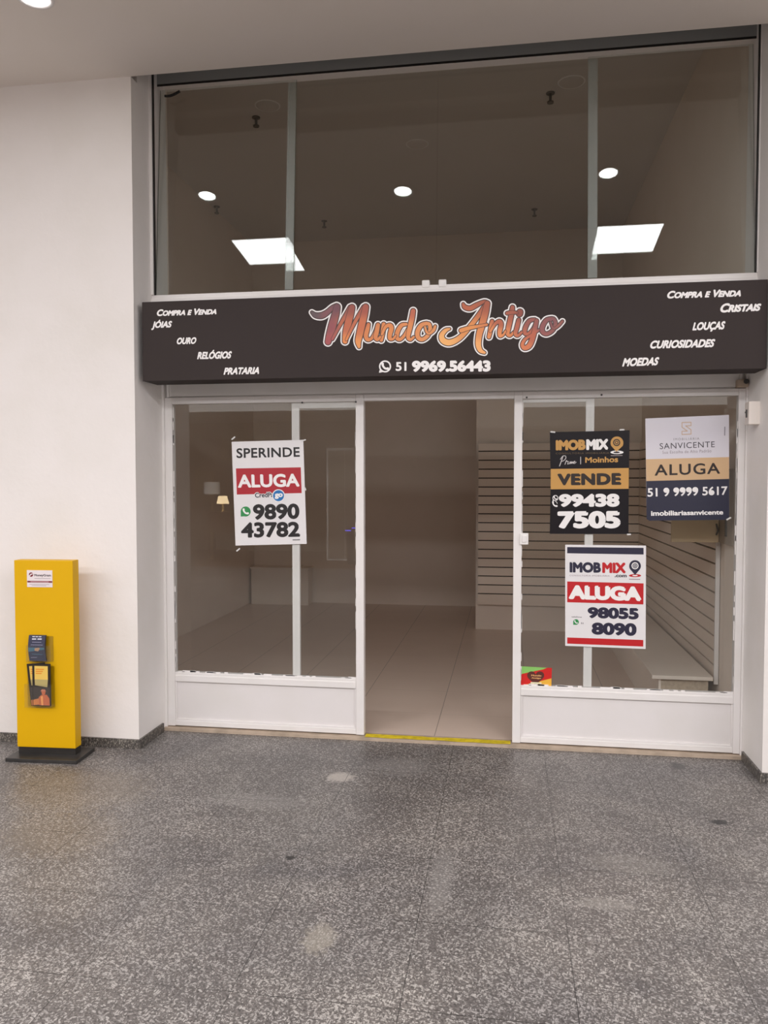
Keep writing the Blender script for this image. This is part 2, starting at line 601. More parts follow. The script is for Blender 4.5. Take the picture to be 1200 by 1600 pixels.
def letters(art, text, quad, bold=0.0, shear=0.0, caps=False, space=1.0, lay=3, mi=0):
    """text fitted into the quad TL, TR, BR, BL (artwork coordinates), thickened by bold (in letter heights)"""
    vs, fs, edges = glyph_mesh(text, shear, caps, space)
    x0, x1 = min(v[0] for v in vs) - bold, max(v[0] for v in vs) + bold
    y0, y1 = min(v[1] for v in vs) - bold, max(v[1] for v in vs) + bold
    TL, TR, BR, BL = quad

    def mp(p):
        u, t = (p[0] - x0) / (x1 - x0), (y1 - p[1]) / (y1 - y0)
        return ((TL[0] * (1 - u) + TR[0] * u) * (1 - t) + (BL[0] * (1 - u) + BR[0] * u) * t,
                (TL[1] * (1 - u) + TR[1] * u) * (1 - t) + (BL[1] * (1 - u) + BR[1] * u) * t)
    for f in fs:
        art.poly([mp(vs[i]) for i in f], lay, mi)
    if bold:
        for a, b in edges:
            d = math.hypot(b[0] - a[0], b[1] - a[1])
            if d < 1e-6: continue
            nx, ny = -(b[1] - a[1]) / d * bold, (b[0] - a[0]) / d * bold
            art.poly([mp(p) for p in ((a[0] + nx, a[1] + ny), (b[0] + nx, b[1] + ny), (b[0] - nx, b[1] - ny), (a[0] - nx, a[1] - ny))], lay, mi)
            art.poly([mp((a[0] + bold * math.cos(k * math.pi / 5), a[1] + bold * math.sin(k * math.pi / 5))) for k in range(10)], lay, mi)
    return art


def rect(x0, y0, x1, y1):
    return ((x0, y0), (x1, y0), (x1, y1), (x0, y1))


def plane_fn(ox, oy, s, y):
    """artwork measured in a crop with origin (ox, oy) and scale s, lying on the plane Y=y; every layer 0.4 mm in front"""
    return lambda a, b, lay: on_y(ox + a / s, oy + b / s, y - 0.0004 * lay)


def chat_icon(art, c, r, lay, mi_b, mi_h, outline=False):
    """round speech bubble with a telephone handset"""
    if outline:
        art.ring(c, r * 0.88, r * 0.12, lay, mi_b)
        art.caps([(c[0] - r * 0.72, c[1] + r * 0.5, r * 0.12), (c[0] - r * 0.9, c[1] + r * 0.95, r * 0.1), (c[0] - r * 0.4, c[1] + r * 0.82, r * 0.1)], lay, mi_b)
    else:
        art.disc(c, r, lay=lay, mi=mi_b)
        art.poly([(c[0] - r * 0.98, c[1] + r * 0.1), (c[0] - r * 0.2, c[1] + r * 0.95), (c[0] - r * 0.98, c[1] + r * 1.02)], lay, mi_b)
    h = r * 0.17
    art.caps(smooth([(c[0] - r * 0.40, c[1] - r * 0.42, h * 1.3), (c[0] - r * 0.36, c[1] - r * 0.12, h), (c[0] - r * 0.08, c[1] + r * 0.26, h),
                     (c[0] + r * 0.22, c[1] + r * 0.38, h), (c[0] + r * 0.45, c[1] + r * 0.36, h * 1.3)], 4), lay + 1, mi_h)


def pin_shape(c, r, tip):
    pts = []
    for i in range(25):
        a = math.radians(150 + 240 * i / 24)
        pts.append((c[0] + r * math.cos(a), c[1] + r * math.sin(a)))
    pts.append(tip)
    return pts


def dashes(art, x0, y0, x1, y1, n, r, lay=3, mi=0):
    for i in range(n):
        t0, t1 = i / n, (i + 0.62) / n
        art.caps([(x0 + (x1 - x0) * t0, y0 + (y1 - y0) * t0, r), (x0 + (x1 - x0) * t1, y0 + (y1 - y0) * t1, r)], lay, mi, n=6)


# ================================================================== THE SETTING
XL, XR, PIL = -1.92, 1.69, -0.39      # clear width of the shopfront, front plane of the pillars
CZ = 4.05                             # corridor ceiling
ICZ, IBY, IXL, IXR = 4.78, 5.36, -3.06, 1.70


def struct(mb, name, m, **kw):
    return mb.build(name, m, kind='structure', **kw)


struct(MB().box(-9, 9, -9.5, -0.03, -0.1, 0), 'floor', M['granite'])
struct(MB().box(IXL, IXR, 0.07, IBY, -0.08, 0.02), 'floor_shop', M['tile'])
struct(MB().box(-9, 9, -9.5, PIL, CZ, CZ + 0.12), 'ceiling', M['ceiling'])
struct(MB().box(XL - .3, XR + .3, PIL, 0.12, 4.42, 4.5), 'ceiling_recess', M['ceiling'])
struct(MB().box(XL - .3, XR + .3, PIL, PIL + .08, CZ + .12, 4.42), 'trim_4', M['ceiling'])
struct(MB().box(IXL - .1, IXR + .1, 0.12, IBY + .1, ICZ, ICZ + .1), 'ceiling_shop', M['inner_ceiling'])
# pillar fronts
struct(MB().box(-9, XL, PIL, 0.1, -0.05, CZ).box(-9, XL, PIL + .08, 0.1, CZ, 4.9), 'wall_left', [M['wall'], M['reveal']])
struct(MB().box(XR, 9, PIL, 0.1, -0.05, CZ).box(XR, 9, PIL + .08, 0.1, CZ, 4.9), 'wall_right', [M['wall'], M['reveal']])
for o_ in (COL.objects['wall_left'], COL.objects['wall_right']):
    for f_ in o_.data.polygons:
        if abs(f_.normal.x) > .9: f_.material_index = 1      # the smooth painted reveals
struct(MB().box(-9, XL, PIL - .012, PIL, 0, 0.058).box(XL, XL + .012, PIL - .012, -0.055, 0, 0.058), 'baseboard_left', M['granite_dark'])
struct(MB().box(XR, 9, PIL - .012, PIL, 0, 0.058).box(XR - .012, XR, PIL - .012, -0.045, 0, 0.058), 'baseboard_right', M['granite_dark'])
# the empty shop
struct(MB().box(IXL - .1, IXL, 0.1, IBY, 0, ICZ), 'wall_shop_left', M['inner'])
struct(MB().box(IXL - .1, IXR + .1, IBY, IBY + .1, 0, ICZ), 'wall_shop_back', M['inner'])
struct(MB().box(IXR, IXR + .1, 0.1, IBY, 0, ICZ), 'wall_shop_right', M['inner'])
struct(MB().box(-0.03, IXR, 3.79, 3.89, 0.02, 3.3), 'wall_partition', M['inner'])
struct(MB().box(IXL - .1, XL, 0.1, 0.12, 0.02, ICZ), 'wall_shop_front', M['inner'])
struct(MB().box(XL, XR, 0.03, 0.12, 2.19, 2.78).box(XL, XR, 0.03, 0.12, 4.2, 4.9), 'wall_over_front', M['lintel'])
# corridor ends and the opposite side
OY = -9.5
struct(MB().box(-9.1, -9, -13, 0, 0, CZ), 'wall_corridor_left', M['wall'])
struct(MB().box(9, 9.1, -13, 0, 0, CZ), 'wall_corridor_right', M['wall'])


def mirrored(px, py, y):
    """where a thing stands at depth y across the corridor whose mirror image shows at a measured place of the lower glass"""
    q = on_y(px, py, 0.044 - y)
    return q.x, q.z


OX0, OX1 = -8.4, 5.2
struct(MB().box(-9, OX0, OY - .2, OY, 0, CZ).box(OX1, 9, OY - .2, OY, 0, CZ).box(OX0, OX1, OY - .2, OY, 2.95, CZ), 'wall_opposite', M['wall'])
struct(MB().box(-9, 9, -13, OY, -0.1, 0), 'floor_opposite', M['wood'])
struct(MB().box(-9, 9, -13, OY - .2, 3.0, 3.1), 'ceiling_opposite', M['inner_ceiling'])
struct(MB().box(-9, 9, -13.1, -13, 0, 3.1), 'wall_opposite_back', M['far_wall'])

# ------------------------------------------------------------------ lower shopfront
ZK0, ZK1, ZT0, ZT1 = 0.03, 0.385, 2.145, 2.187


def lower_window(name, x0, x1, mull, st_l, st_r, label):
    root = empty(name, ((x0 + x1) / 2, 0, 0.02), kind='structure')
    P = root.location
    fr = MB()
    fr.box(x0, x0 + st_l, 0, 0.055, 0.025, ZT1, bevel=0.004)
    fr.box(x1 - st_r, x1, 0, 0.055, 0.025, ZT1, bevel=0.004)
    fr.box(x0 + st_l, x1 - st_r, 0.002, 0.053, ZT0, ZT1, bevel=0.003)
    fr.box(x0 + st_l, x1 - st_r, 0.002, 0.053, 0.322, 0.365, bevel=0.004)
    fr.box(x0 + st_l, x1 - st_r, 0.006, 0.05, 0.352, ZK1, bevel=0.004)
    fr.box(x0 + st_l, x1 - st_r, 0.002, 0.053, 0.028, 0.062, bevel=0.004)
    parent_keep(fr.build('window_frame', M['frame']), root)
    kp = MB()
    kp.box(x0 + st_l, x1 - st_r, 0.018, 0.04, 0.06, 0.324)
    bx0, bx1 = x0 + st_l, x1 - st_r
    kp.box(bx0, bx0 + .011, 0.008, 0.02, 0.062, 0.322, bevel=0.002)
    kp.box(bx1 - .011, bx1, 0.008, 0.02, 0.062, 0.322, bevel=0.002)
    kp.box(bx0 + .011, bx1 - .011, 0.008, 0.02, 0.062, 0.072, bevel=0.002)
    parent_keep(kp.build('kick_panel', M['panel']), root)
    parent_keep(MB().box(mull, mull + .05, 0.03, 0.055, ZK1, ZT0, bevel=0.003).build('mullion', M['frame']), root)
    parent_keep(MB().box(x0 + st_l, mull + .025, 0.022, 0.028, ZK1, ZT0).build('glass_pane', M['glass']), root)
    parent_keep(MB().box(mull + .025, x1 - st_r, 0.022, 0.028, ZK1, ZT0).build('glass_pane', M['glass']), root)
    # ragged white sealant along the glass
    sl = MB()
    random.seed(len(name) + int(x0 * 10))
    for k in range(26):
        t = random.random()
        a = x0 + st_l + t * (x1 - st_r - x0 - st_l - .05)
        sl.box(a, a + random.uniform(.02, .07), 0.014, 0.023, ZK1 - .004, ZK1 + random.uniform(.003, .009))
    for k in range(22):
        z = random.uniform(ZK1, ZT0 - .1)
        sl.box(x0 + st_l - .003, x0 + st_l + random.uniform(.002, .006), 0.014, 0.023, z, z + random.uniform(.03, .12))
        z = random.uniform(ZK1, ZT0 - .1)
        sl.box(x1 - st_r - random.uniform(.002, .006), x1 - st_r + .003, 0.014, 0.023, z, z + random.uniform(.03, .12))
    parent_keep(sl.build('sealant', M['frame']), root)
    return root


w1 = lower_window('window_1', -1.905, -0.585, -1.06, 0.05, 0.052, '')
w2 = lower_window('window_2', 0.347, 1.68, 0.775, 0.05, 0.038, '')
for root_, px_, py_ in ((w1, 472, 629), (w1, 556, 628), (w2, 823, 621), (w2, 940, 617)):
    q_ = on_y(px_, py_, 0.0)
    parent_keep(MB().cyl((q_.x, -0.001, q_.z), (q_.x, 0.004, q_.z), 0.006, n=12).build('screw', M['dark_part']), root_)
# inner head strip seen behind the left narrow pane
parent_keep(MB().box(-1.01, -0.637, 0.03, 0.05, ZT0 - .035, ZT0).build('inner_head_strip', M['frame']), w1)
parent_keep(MB().box(0.397, 0.775, 0.03, 0.05, ZT0 - .02, ZT0).build('inner_head_strip', M['frame']), w2)
struct(MB().box(-0.585, 0.347, 0.002, 0.053, ZT0 + .002, ZT1, bevel=0.003), 'trim_1', M['frame'])
# side trims against the reveals
struct(MB().box(XL, -1.905, -0.012, 0.05, 0.02, 2.3, bevel=0.002), 'trim_2', M['frame'])
struct(MB().box(1.68, XR, -0.012, 0.05, 0.02, 2.3, bevel=0.002), 'trim_3', M['frame'])
# stone sill under the front, with the tape left in the doorway
struct(MB().box(XL, XR, -0.03, 0.07, -0.05, 0.02), 'trim_5', M['sill'])
tp = MB()
n = 30
prev = None
rows = []
for i in range(n + 1):
    x = -0.578 + (0.915) * i / n
    wv = 0.004 * math.sin(i * 0.9) + random.uniform(-.0015, .0015) + 0.005 * math.exp(-((i - 14) / 3.0) ** 2)
    rows.append((x, -0.026 + wv + .004, 0.034 + wv * .3 + (0.004 if 12 < i < 17 else 0.012)))
for (xa, a0, a1), (xb, b0, b1) in zip(rows, rows[1:]):
    tp.poly([(xa, a0, .0215), (xb, b0, .0215), (xb, b1, .0215), (xa, a1, .0215)])
tp.build('floor_tape', M['tape'], label='worn yellow tape stuck along the doorway sill', cat='tape')

# ------------------------------------------------------------------ upper glazing
UY = -0.155
wu = empty('window_3', (0, UY, 2.76), kind='structure')
fr = MB()
fr.box(XL, XR, UY, UY + .13, 2.745, 2.79, bevel=0.003)
fr.box(XL, XR, UY + .012, UY + .13, 2.79, 2.817, bevel=0.003)
fr.box(XL, -1.902, UY, UY + .13, 2.817, 4.42, bevel=0.002)
fr.box(1.684, XR, UY, UY + .13, 2.817, 4.42, bevel=0.002)
parent_keep(fr.build('window_frame', M['frame']), wu)
rl = MB()
RY = UY + .085
zr = (on_y(236, 132.5, RY).z + on_y(1184, 56, RY).z) / 2
rl.box(-1.902, 1.684, RY, RY + .03, zr, 4.42)
rl.box(-1.902, 1.684, RY + .002, RY + .006, zr - .012, zr, mi=1)  # black strip drawn as the shadow line beneath the rail
rl.box(-1.902, -1.896, UY + .01, UY + .03, 2.817, 4.4, mi=1)
rl.box(1.678, 1.684, UY + .01, UY + .03, 2.817, 4.4, mi=1)
parent_keep(rl.build('head_rail', [M['rail'], M['black']]), wu)


def pane(x0, x1, tilt, y):
    """a pane standing on the bottom rail, its top leaning into the shop a little"""
    b = MB()
    h = 4.14 - 2.81
    b.box(x0, x1, 0, 0.008, 0, h, 0)
    mt = Matrix.Translation((0, y, 2.81)) @ Matrix.Rotation(-math.radians(tilt), 4, 'X')
    bmesh.ops.transform(b.bm, matrix=mt, verts=b.bm.verts[:])
    for f in b.bm.faces:
        c = f.calc_center_median()
        if abs(f.normal.x) > .9: f.material_index = 1
    return parent_keep(b.build('glass_pane', [M['glass_up'], M['glass_edge']]), wu)


pane(-1.896, -1.001, 4.35, UY + .02)
pane(-1.0525, -0.124, 5.05, UY + .032)
pane(-0.121, 0.8155, 5.05, UY + .032)
pane(0.762, 1.678, 4.6, UY + .02)
sheen_mat = bpy.data.materials.new('overlap_sheen')  # added pale film that paints the brighter double reflection where panes overlap
sheen_mat.use_nodes = True
N_, L_n = nt(sheen_mat)
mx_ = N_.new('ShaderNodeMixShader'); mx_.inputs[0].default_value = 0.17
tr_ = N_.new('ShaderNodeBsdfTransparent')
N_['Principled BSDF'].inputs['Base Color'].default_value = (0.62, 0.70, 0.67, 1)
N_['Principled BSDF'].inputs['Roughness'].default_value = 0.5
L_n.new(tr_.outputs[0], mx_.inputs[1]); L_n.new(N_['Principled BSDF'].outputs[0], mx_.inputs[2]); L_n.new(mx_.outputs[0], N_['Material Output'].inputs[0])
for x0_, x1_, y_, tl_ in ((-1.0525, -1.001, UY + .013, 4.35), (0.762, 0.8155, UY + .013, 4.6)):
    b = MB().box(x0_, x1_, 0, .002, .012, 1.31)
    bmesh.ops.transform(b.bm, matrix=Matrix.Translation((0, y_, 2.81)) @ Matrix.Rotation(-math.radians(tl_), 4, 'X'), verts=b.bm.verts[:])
    parent_keep(b.build('overlap_sheen_strip', sheen_mat), wu)
for x in (-0.181, -0.081):
    c = MB().box(x - .023, x + .023, UY + .008, UY + .05, 2.80, 2.846, bevel=0.006).build('glass_clip', M['plastic'])
    parent_keep(c, wu)

# ================================================================== THE SHOP SIGN
SY = -0.3587
tl, tr, br, bl = on_y(221, 472, SY), on_y(1199, 436.5, SY), on_y(1197.5, 576.5, SY), on_y(223.5, 595, SY)
sgx0, sgx1, sgz0, sgz1 = -1.882, 1.682, (br.z + bl.z) / 2, (tl.z + tr.z) / 2
sign = empty('shop_sign', ((sgx0 + sgx1) / 2, SY, sgz0), label='long dark shop name board with script lettering above the entrance', cat='sign')
parent_keep(MB().box(sgx0, sgx1, SY, SY + .2, sgz0, sgz1, bevel=0.002).build('board', M['signboard']), sign)

f1 = plane_fn(210, 450, 1200 / 490, SY)
f2 = plane_fn(700, 420, 2.4, SY)
f3 = plane_fn(480, 460, 1200 / 210, SY)
for fn, txt, quad, cap in (
    (f1, 'Compra e Venda', ((86, 82), (316, 76), (314, 101), (86, 108)), True),
    (f1, 'JÓIAS', ((66, 122), (145, 120), (143, 158), (65, 161)), False),
    (f1, 'OURO', ((163, 190), (238, 188), (236, 214), (162, 216)), False),
    (f1, 'RELÓGIOS', ((241, 238), (374, 235), (371, 270), (240, 273)), False),
    (f1, 'PRATARIA', ((342, 305), (479, 302), (477, 329), (341, 332)), False),
    (f2, 'Compra e Venda', ((823, 83), (1101, 75), (1098, 104), (821, 112)), True),
    (f2, 'Cristais', ((1023, 130), (1176, 124), (1173, 158), (1020, 165)), True),
    (f2, 'LOUÇAS', ((918, 201), (1041, 196), (1038, 234), (916, 238)), False),
    (f2, 'CURIOSIDADES', ((760, 269), (1003, 263), (999, 294), (757, 300)), False),
    (f2, 'MOEDAS', ((656, 335), (793, 331), (789, 362), (653, 367)), False)):
    a = Art(fn)
    letters(a, txt, quad, bold=0.05, shear=0.25, caps=cap, lay=2)
    a.build('lettering', M['white_print'], sign)
a = Art(f3)
letters(a, '51', rect(790, 604, 886, 684), bold=0.03, lay=2)
a.build('area_code', M['white_print'], sign)
a = Art(f3)
letters(a, '9969.56443', ((935, 592), (1638, 588), (1638, 690), (935, 692)), bold=0.06, lay=2)
a.build('phone_number', M['white_print'], sign)
a = Art(f3)
chat_icon(a, (695, 643), 54, 2, 0, 0, outline=True)
a.build('chat_icon', M['white_print'], sign)

# the script name: every letter a set of brush strokes
K = 1142.8
LET = [
 # M
 [[(42, 160, 10), (75, 186, 20), (130, 188, 25), (180, 160, 21), (225, 118, 17), (262, 97, 14)],
  [(266, 112, 27), (252, 180, 31), (227, 270, 33), (203, 360, 31), (186, 424, 25)],
  [(225, 400, 11), (300, 260, 14), (385, 115, 18)],
  [(400, 116, 25), (386, 175, 29), (366, 255, 30), (347, 340, 28), (338, 418, 22)],
  [(350, 405, 10), (430, 240, 14), (508, 112, 19)],
  [(522, 112, 26), (510, 175, 29), (490, 260, 30), (467, 360, 29), (455, 420, 25), (463, 468, 13)]],
 # u
 [[(547, 268, 15), (536, 315, 19), (524, 370, 19), (540, 403, 17), (575, 392, 13), (608, 335, 14), (630, 275, 17)],
  [(632, 272, 18), (620, 335, 20), (610, 382, 18), (627, 404, 13), (652, 380, 10)]],
 # n
 [[(683, 266, 17), (675, 335, 19), (662, 408, 16)],
  [(668, 355, 11), (700, 290, 14), (738, 276, 19), (752, 302, 20), (740, 352, 19), (738, 394, 16), (766, 398, 11), (790, 368, 9)]],
 # d
 [[(884, 266, 13), (842, 276, 17), (808, 330, 19), (800, 384, 18), (828, 402, 15), (866, 368, 13), (908, 292, 11)],
  [(946, 148, 20), (935, 215, 22), (915, 305, 21), (901, 380, 17), (922, 404, 13), (952, 380, 10)]],
 # o
 [[(1066, 258, 16), (1018, 276, 19), (986, 332, 20), (990, 384, 19), (1028, 402, 17), (1076, 368, 17), (1098, 310, 17), (1086, 262, 15), (1052, 270, 10)],
  [(1052, 290, 9), (1066, 335, 10), (1092, 350, 10), (1128, 320, 13), (1143, 284, 11)]],
 # A
 [[(K + 250, 86, 11), (K + 265, 113, 19), (K + 312, 124, 20), (K + 372, 94, 19), (K + 430, 66, 13), (K + 458, 66, 12)],
  [(K + 455, 78, 14), (K + 392, 180, 19), (K + 302, 298, 20), (K + 215, 390, 22), (K + 130, 430, 26), (K + 72, 412, 26), (K + 58, 366, 22), (K + 92, 322, 17), (K + 128, 308, 9)],
  [(K + 464, 82, 24), (K + 445, 170, 29), (K + 415, 280, 28), (K + 391, 370, 26), (K + 385, 450, 24), (K + 404, 500, 19), (K + 440, 520, 11)],
  [(K + 232, 322, 19), (K + 300, 301, 17), (K + 380, 285, 13), (K + 460, 270, 11)]],
 # n
 [[(K + 508, 240, 16), (K + 496, 305, 19), (K + 480, 380, 16)],
  [(K + 492, 330, 11), (K + 535, 264, 13), (K + 573, 242, 19), (K + 588, 270, 20), (K + 576, 330, 19), (K + 578, 370, 15), (K + 606, 362, 10), (K + 628, 328, 9)]],
 # t
 [[(K + 690, 116, 18), (K + 680, 180, 21), (K + 656, 290, 21), (K + 647, 348, 17), (K + 668, 368, 13), (K + 702, 336, 10)],
  [(K + 642, 168, 14), (K + 690, 160, 15), (K + 735, 166, 9)]],
 # i
 [[(K + 757, 158, 26), (K + 753, 172, 27)],
  [(K + 746, 228, 17), (K + 731, 290, 18), (K + 717, 350, 16), (K + 738, 368, 12), (K + 772, 338, 10)]],
 # g
 [[(K + 890, 224, 13), (K + 842, 236, 17), (K + 808, 290, 19), (K + 800, 342, 17), (K + 828, 352, 13), (K + 870, 310, 11), (K + 905, 244, 14)],
  [(K + 905, 236, 17), (K + 890, 310, 20), (K + 870, 390, 22), (K + 840, 458, 22), (K + 797, 478, 19), (K + 778, 448, 15), (K + 802, 402, 13), (K + 860, 362, 11), (K + 925, 318, 10)]],
 # o
 [[(K + 1042, 214, 14), (K + 992, 231, 18), (K + 957, 290, 20), (K + 960, 335, 19), (K + 998, 352, 16), (K + 1050, 320, 16), (K + 1074, 262, 16), (K + 1056, 216, 13), (K + 1030, 232, 9)],
  [(K + 1030, 250, 8), (K + 1046, 295, 9), (K + 1070, 302, 9), (K + 1104, 276, 11), (K + 1136, 240, 10)]],
]
ANCH = [(60, 170, 92, 72, 76), (180, 150, 125, 75, 80), (260, 110, 110, 65, 75), (190, 420, 165, 75, 78), (400, 110, 150, 75, 62),
        (330, 420, 225, 135, 70), (520, 110, 165, 80, 62), (460, 460, 232, 150, 80), (560, 330, 215, 132, 75), (700, 330, 222, 138, 76),
        (900, 300, 222, 140, 80), (945, 150, 190, 100, 70), (1060, 330, 222, 145, 85),
        (K + 265, 110, 185, 95, 60), (K + 450, 80, 165, 85, 58), (K + 90, 420, 242, 178, 105), (K + 390, 480, 242, 172, 102), (K + 300, 310, 225, 145, 75),
        (K + 495, 340, 222, 135, 75), (K + 580, 250, 180, 95, 65), (K + 600, 360, 225, 140, 80), (K + 690, 150, 165, 85, 62), (K + 660, 350, 215, 130, 75),
        (K + 755, 165, 140, 65, 50), (K + 730, 300, 180, 95, 70), (K + 840, 250, 150, 80, 72), (K + 800, 470, 210, 120, 75), (K + 880, 370, 185, 95, 65),
        (K + 960, 300, 140, 78, 78), (K + 1050, 250, 130, 75, 78), (K + 1100, 280, 150, 85, 75), (200, 290, 145, 72, 78), (350, 270, 190, 100, 66), (480, 280, 200, 108, 68)]


def logo_col(x, y):
    s = [0, 0, 0]
    t = 0
    for ax, ay, r, g, b in ANCH:
        wgt = 1.0 / ((x - ax) ** 2 + (y - ay) ** 2 + 120) ** 1.6
        t += wgt
        for i, c in enumerate((r, g, b)): s[i] += c * wgt
    return srgb(*(c / t for c in s))


lg = Art(f3)
for L_ in LET:
    for s in L_:
        lg.caps(smooth([(x, y, r + 19) for x, y, r in s]), 2, 0, n=14)
for L_ in LET:
    for s in L_:
        lg.caps(smooth([(x, y, r + 8) for x, y, r in s]), 3, 1, n=14)
lg.build('name_outline', [M['white_print'], ink(58, 36, 34)], sign)
lf = Art(f3)
for k, L_ in enumerate(LET):
    for j, s in enumerate(L_):
        sm = smooth(s, 8)
        if j:
            lf.caps([(x, y, r + 4.5) for x, y, r in sm], 4 + .5 * j, 1, n=12)
        lf.caps(sm, 4.25 + .5 * j, 0, n=14)
lf.build('name_script', [M['logo_grad'], ink(70, 40, 36)], sign, colour=logo_col)

# ================================================================== POSTERS ON THE GLASS
PY = 0.0205


def poster(name, fn, outline, label, mats, cat='poster', thick=True):
    """paper sheet with real thickness; outline in artwork coordinates"""
    c = [fn(a, b, 0) for a, b in outline]
    base = min(c, key=lambda p: p.z)
    root = empty(name, (sum(p.x for p in c) / len(c), PY, base.z), label=label, cat=cat)
    b = MB().prism_y([(p.x, p.z) for p in c], PY - .0012, PY)
    parent_keep(b.build('sheet', mats), root)
    return root


def add_tape(root, fn, spots):
    for (x, y, ang, ln) in spots:
        a = Art(fn)
        dx, dy = math.cos(ang) * ln / 2, math.sin(ang) * ln / 2
        nx, ny = -math.sin(ang) * 9, math.cos(ang) * 9
        a.poly([(x - dx + nx, y - dy + ny), (x + dx + nx, y + dy + ny), (x + dx - nx, y + dy - ny), (x - dx - nx, y - dy - ny)], 4)
        a.build('tape_strip', M['tape_clear'], root)


FP = PY - .0012
white_paper = mat('white_poster_paper', srgb(226, 224, 226), 0.4)
black_paper = mat('black_poster_paper', srgb(24, 20, 25), 0.4, spec=0.25)
# --- 1: left window
fn = plane_fn(350, 680, 1200 / 140, FP)
p = poster('window_poster', plane_fn(350, 680, 1200 / 140, PY), [(103, 88), (1062, 62), (1108, 1455), (155, 1478)],
           'white rental poster with a red band, alone in the left window', white_paper)
Art(fn).poly([(160, 445), (1028, 430), (1040, 775), (172, 795)], 1).build('red_band', ink(170, 30, 44), p)
a = Art(fn); letters(a, 'SPERINDE', ((165, 175), (1012, 158), (1016, 290), (168, 308)), bold=0.022, lay=2, space=1.05); a.build('lettering', ink(24, 20, 22), p)
a = Art(fn); letters(a, 'ALUGA', ((182, 528), (1006, 513), (1014, 690), (188, 706)), bold=0.035, lay=2); a.build('lettering', M['white_print'], p)
a = Art(fn)
letters(a, 'CredPa', ((404, 764), (672, 754), (674, 838), (407, 846)), bold=0.09, lay=3, mi=0)
letters(a, 'CredPa', ((412, 772), (664, 762), (666, 830), (415, 838)), bold=0.032, lay=4, mi=1)
a.disc((730, 810), 86, lay=5, mi=0); a.disc((730, 810), 74, lay=6, mi=2)
letters(a, 'go', ((678, 782), (786, 776), (788, 848), (680, 856)), bold=0.05, lay=7, mi=0)
a.build('partner_logo', [M['white_print'], ink(60, 64, 74), ink(30, 112, 178)], p)
a = Art(fn); chat_icon(a, (290, 1022), 67, 2, 0, 1); a.build('chat_icon', [ink(46, 140, 78), M['white_print']], p)
a = Art(fn)
letters(a, '9890', ((385, 925), (1008, 913), (1012, 1122), (390, 1135)), bold=0.042, lay=2)
a.build('phone_number', ink(28, 24, 26), p)
a = Art(fn)
letters(a, '43782', ((228, 1168), (1015, 1157), (1019, 1362), (230, 1376)), bold=0.042, lay=2)
a.build('phone_number', ink(28, 24, 26), p)
a = Art(fn); dashes(a, 925, 1402, 1018, 1400, 6, 8, 2); a.build('small_print', ink(120, 118, 120), p)
add_tape(p, fn, [(125, 40, -.7, 60), (1062, 70, -.3, 70), (190, 1535, -.7, 60), (1090, 720, 1.2, 40)])

# --- 2: black poster, right window
fn = plane_fn(850, 660, 8.0, FP)
p = poster('window_poster', plane_fn(850, 660, 8.0, PY), [(72, 120), (560, 112), (1070, 98), (1060, 740), (1055, 1395), (72, 1392), (84, 740)],
           'black for-sale poster with a gold band, upper left in the right window', black_paper)
GOLD = ink(196, 148, 78)
Art(fn).poly([(84, 582), (1060, 570), (1058, 830), (84, 836)], 1).build('gold_band', GOLD, p)
a = Art(fn); letters(a, 'IMOB', ((147, 220), (520, 212), (520, 345), (147, 352)), bold=0.07, lay=2); a.build('lettering', GOLD, p)
a = Art(fn); letters(a, 'MIX', ((528, 212), (808, 205), (806, 340), (528, 346)), bold=0.07, lay=2); a.build('lettering', M['white_print'], p)
a = Art(fn); letters(a, 'CONSULTORIA IMOBILIÁRIA', ((147, 372), (815, 366), (815, 392), (147, 398)), bold=0.0, lay=2, space=1.2); a.build('tagline', ink(104, 84, 56), p)
a = Art(fn)
a.disc((912, 374), 82, 22, 2, 1); a.disc((908, 374), 40, 11, 3, 2)
a.poly(pin_shape((912, 256), 80, (906, 366)), 4, 0)
a.ring((908, 252), 38, 7, 5, 2); a.ring((908, 252), 17, 5, 5, 2)
a.build('pin_logo', [GOLD, M['white_print'], ink(40, 30, 26)], p)
a = Art(fn); dashes(a, 838, 416, 985, 413, 7, 5, 2); a.build('small_print', ink(150, 140, 140), p)
a = Art(fn)
for s in ([(238, 418, 4), (222, 470, 5), (194, 545, 5)], [(205, 462, 4), (235, 422, 4), (268, 420, 4), (272, 450, 4), (240, 482, 4), (218, 486, 3)],
          [(262, 525, 4), (280, 478, 5), (290, 490, 4), (302, 486, 3)], [(305, 490, 4), (296, 520, 4), (312, 515, 3)],
          [(318, 518, 4), (328, 490, 4), (332, 515, 4), (344, 490, 4), (346, 514, 4), (358, 492, 4), (362, 514, 3)],
          [(366, 508, 3), (388, 494, 4), (380, 484, 3), (366, 505, 4), (382, 514, 3), (404, 496, 3)]):
    a.caps(smooth(s, 4), 2, 0, n=6)
a.build('script_lettering', ink(205, 200, 200), p)
a = Art(fn); a.caps([(458, 432, 4), (458, 520, 4)], 2, 0); a.build('divider_line', ink(205, 200, 200), p)
a = Art(fn); letters(a, 'Moinhos', ((515, 436), (926, 424), (926, 498), (515, 506)), bold=0.03, lay=2); a.build('lettering', GOLD, p)
a = Art(fn); letters(a, 'VENDE', ((168, 642), (965, 632), (966, 782), (168, 787)), bold=0.06, lay=2, space=1.08); a.build('lettering', ink(34, 22, 18), p)
a = Art(fn)
letters(a, '99438', ((185, 895), (945, 890), (945, 1056), (185, 1057)), bold=0.06, lay=2)
a.build('phone_number', M['white_print'], p)
a = Art(fn)
letters(a, '7505', ((168, 1110), (957, 1104), (957, 1325), (168, 1327)), bold=0.06, lay=2)
a.build('phone_number', M['white_print'], p)
a = Art(fn); chat_icon(a, (142, 945), 36, 2, 0, 0, outline=True)
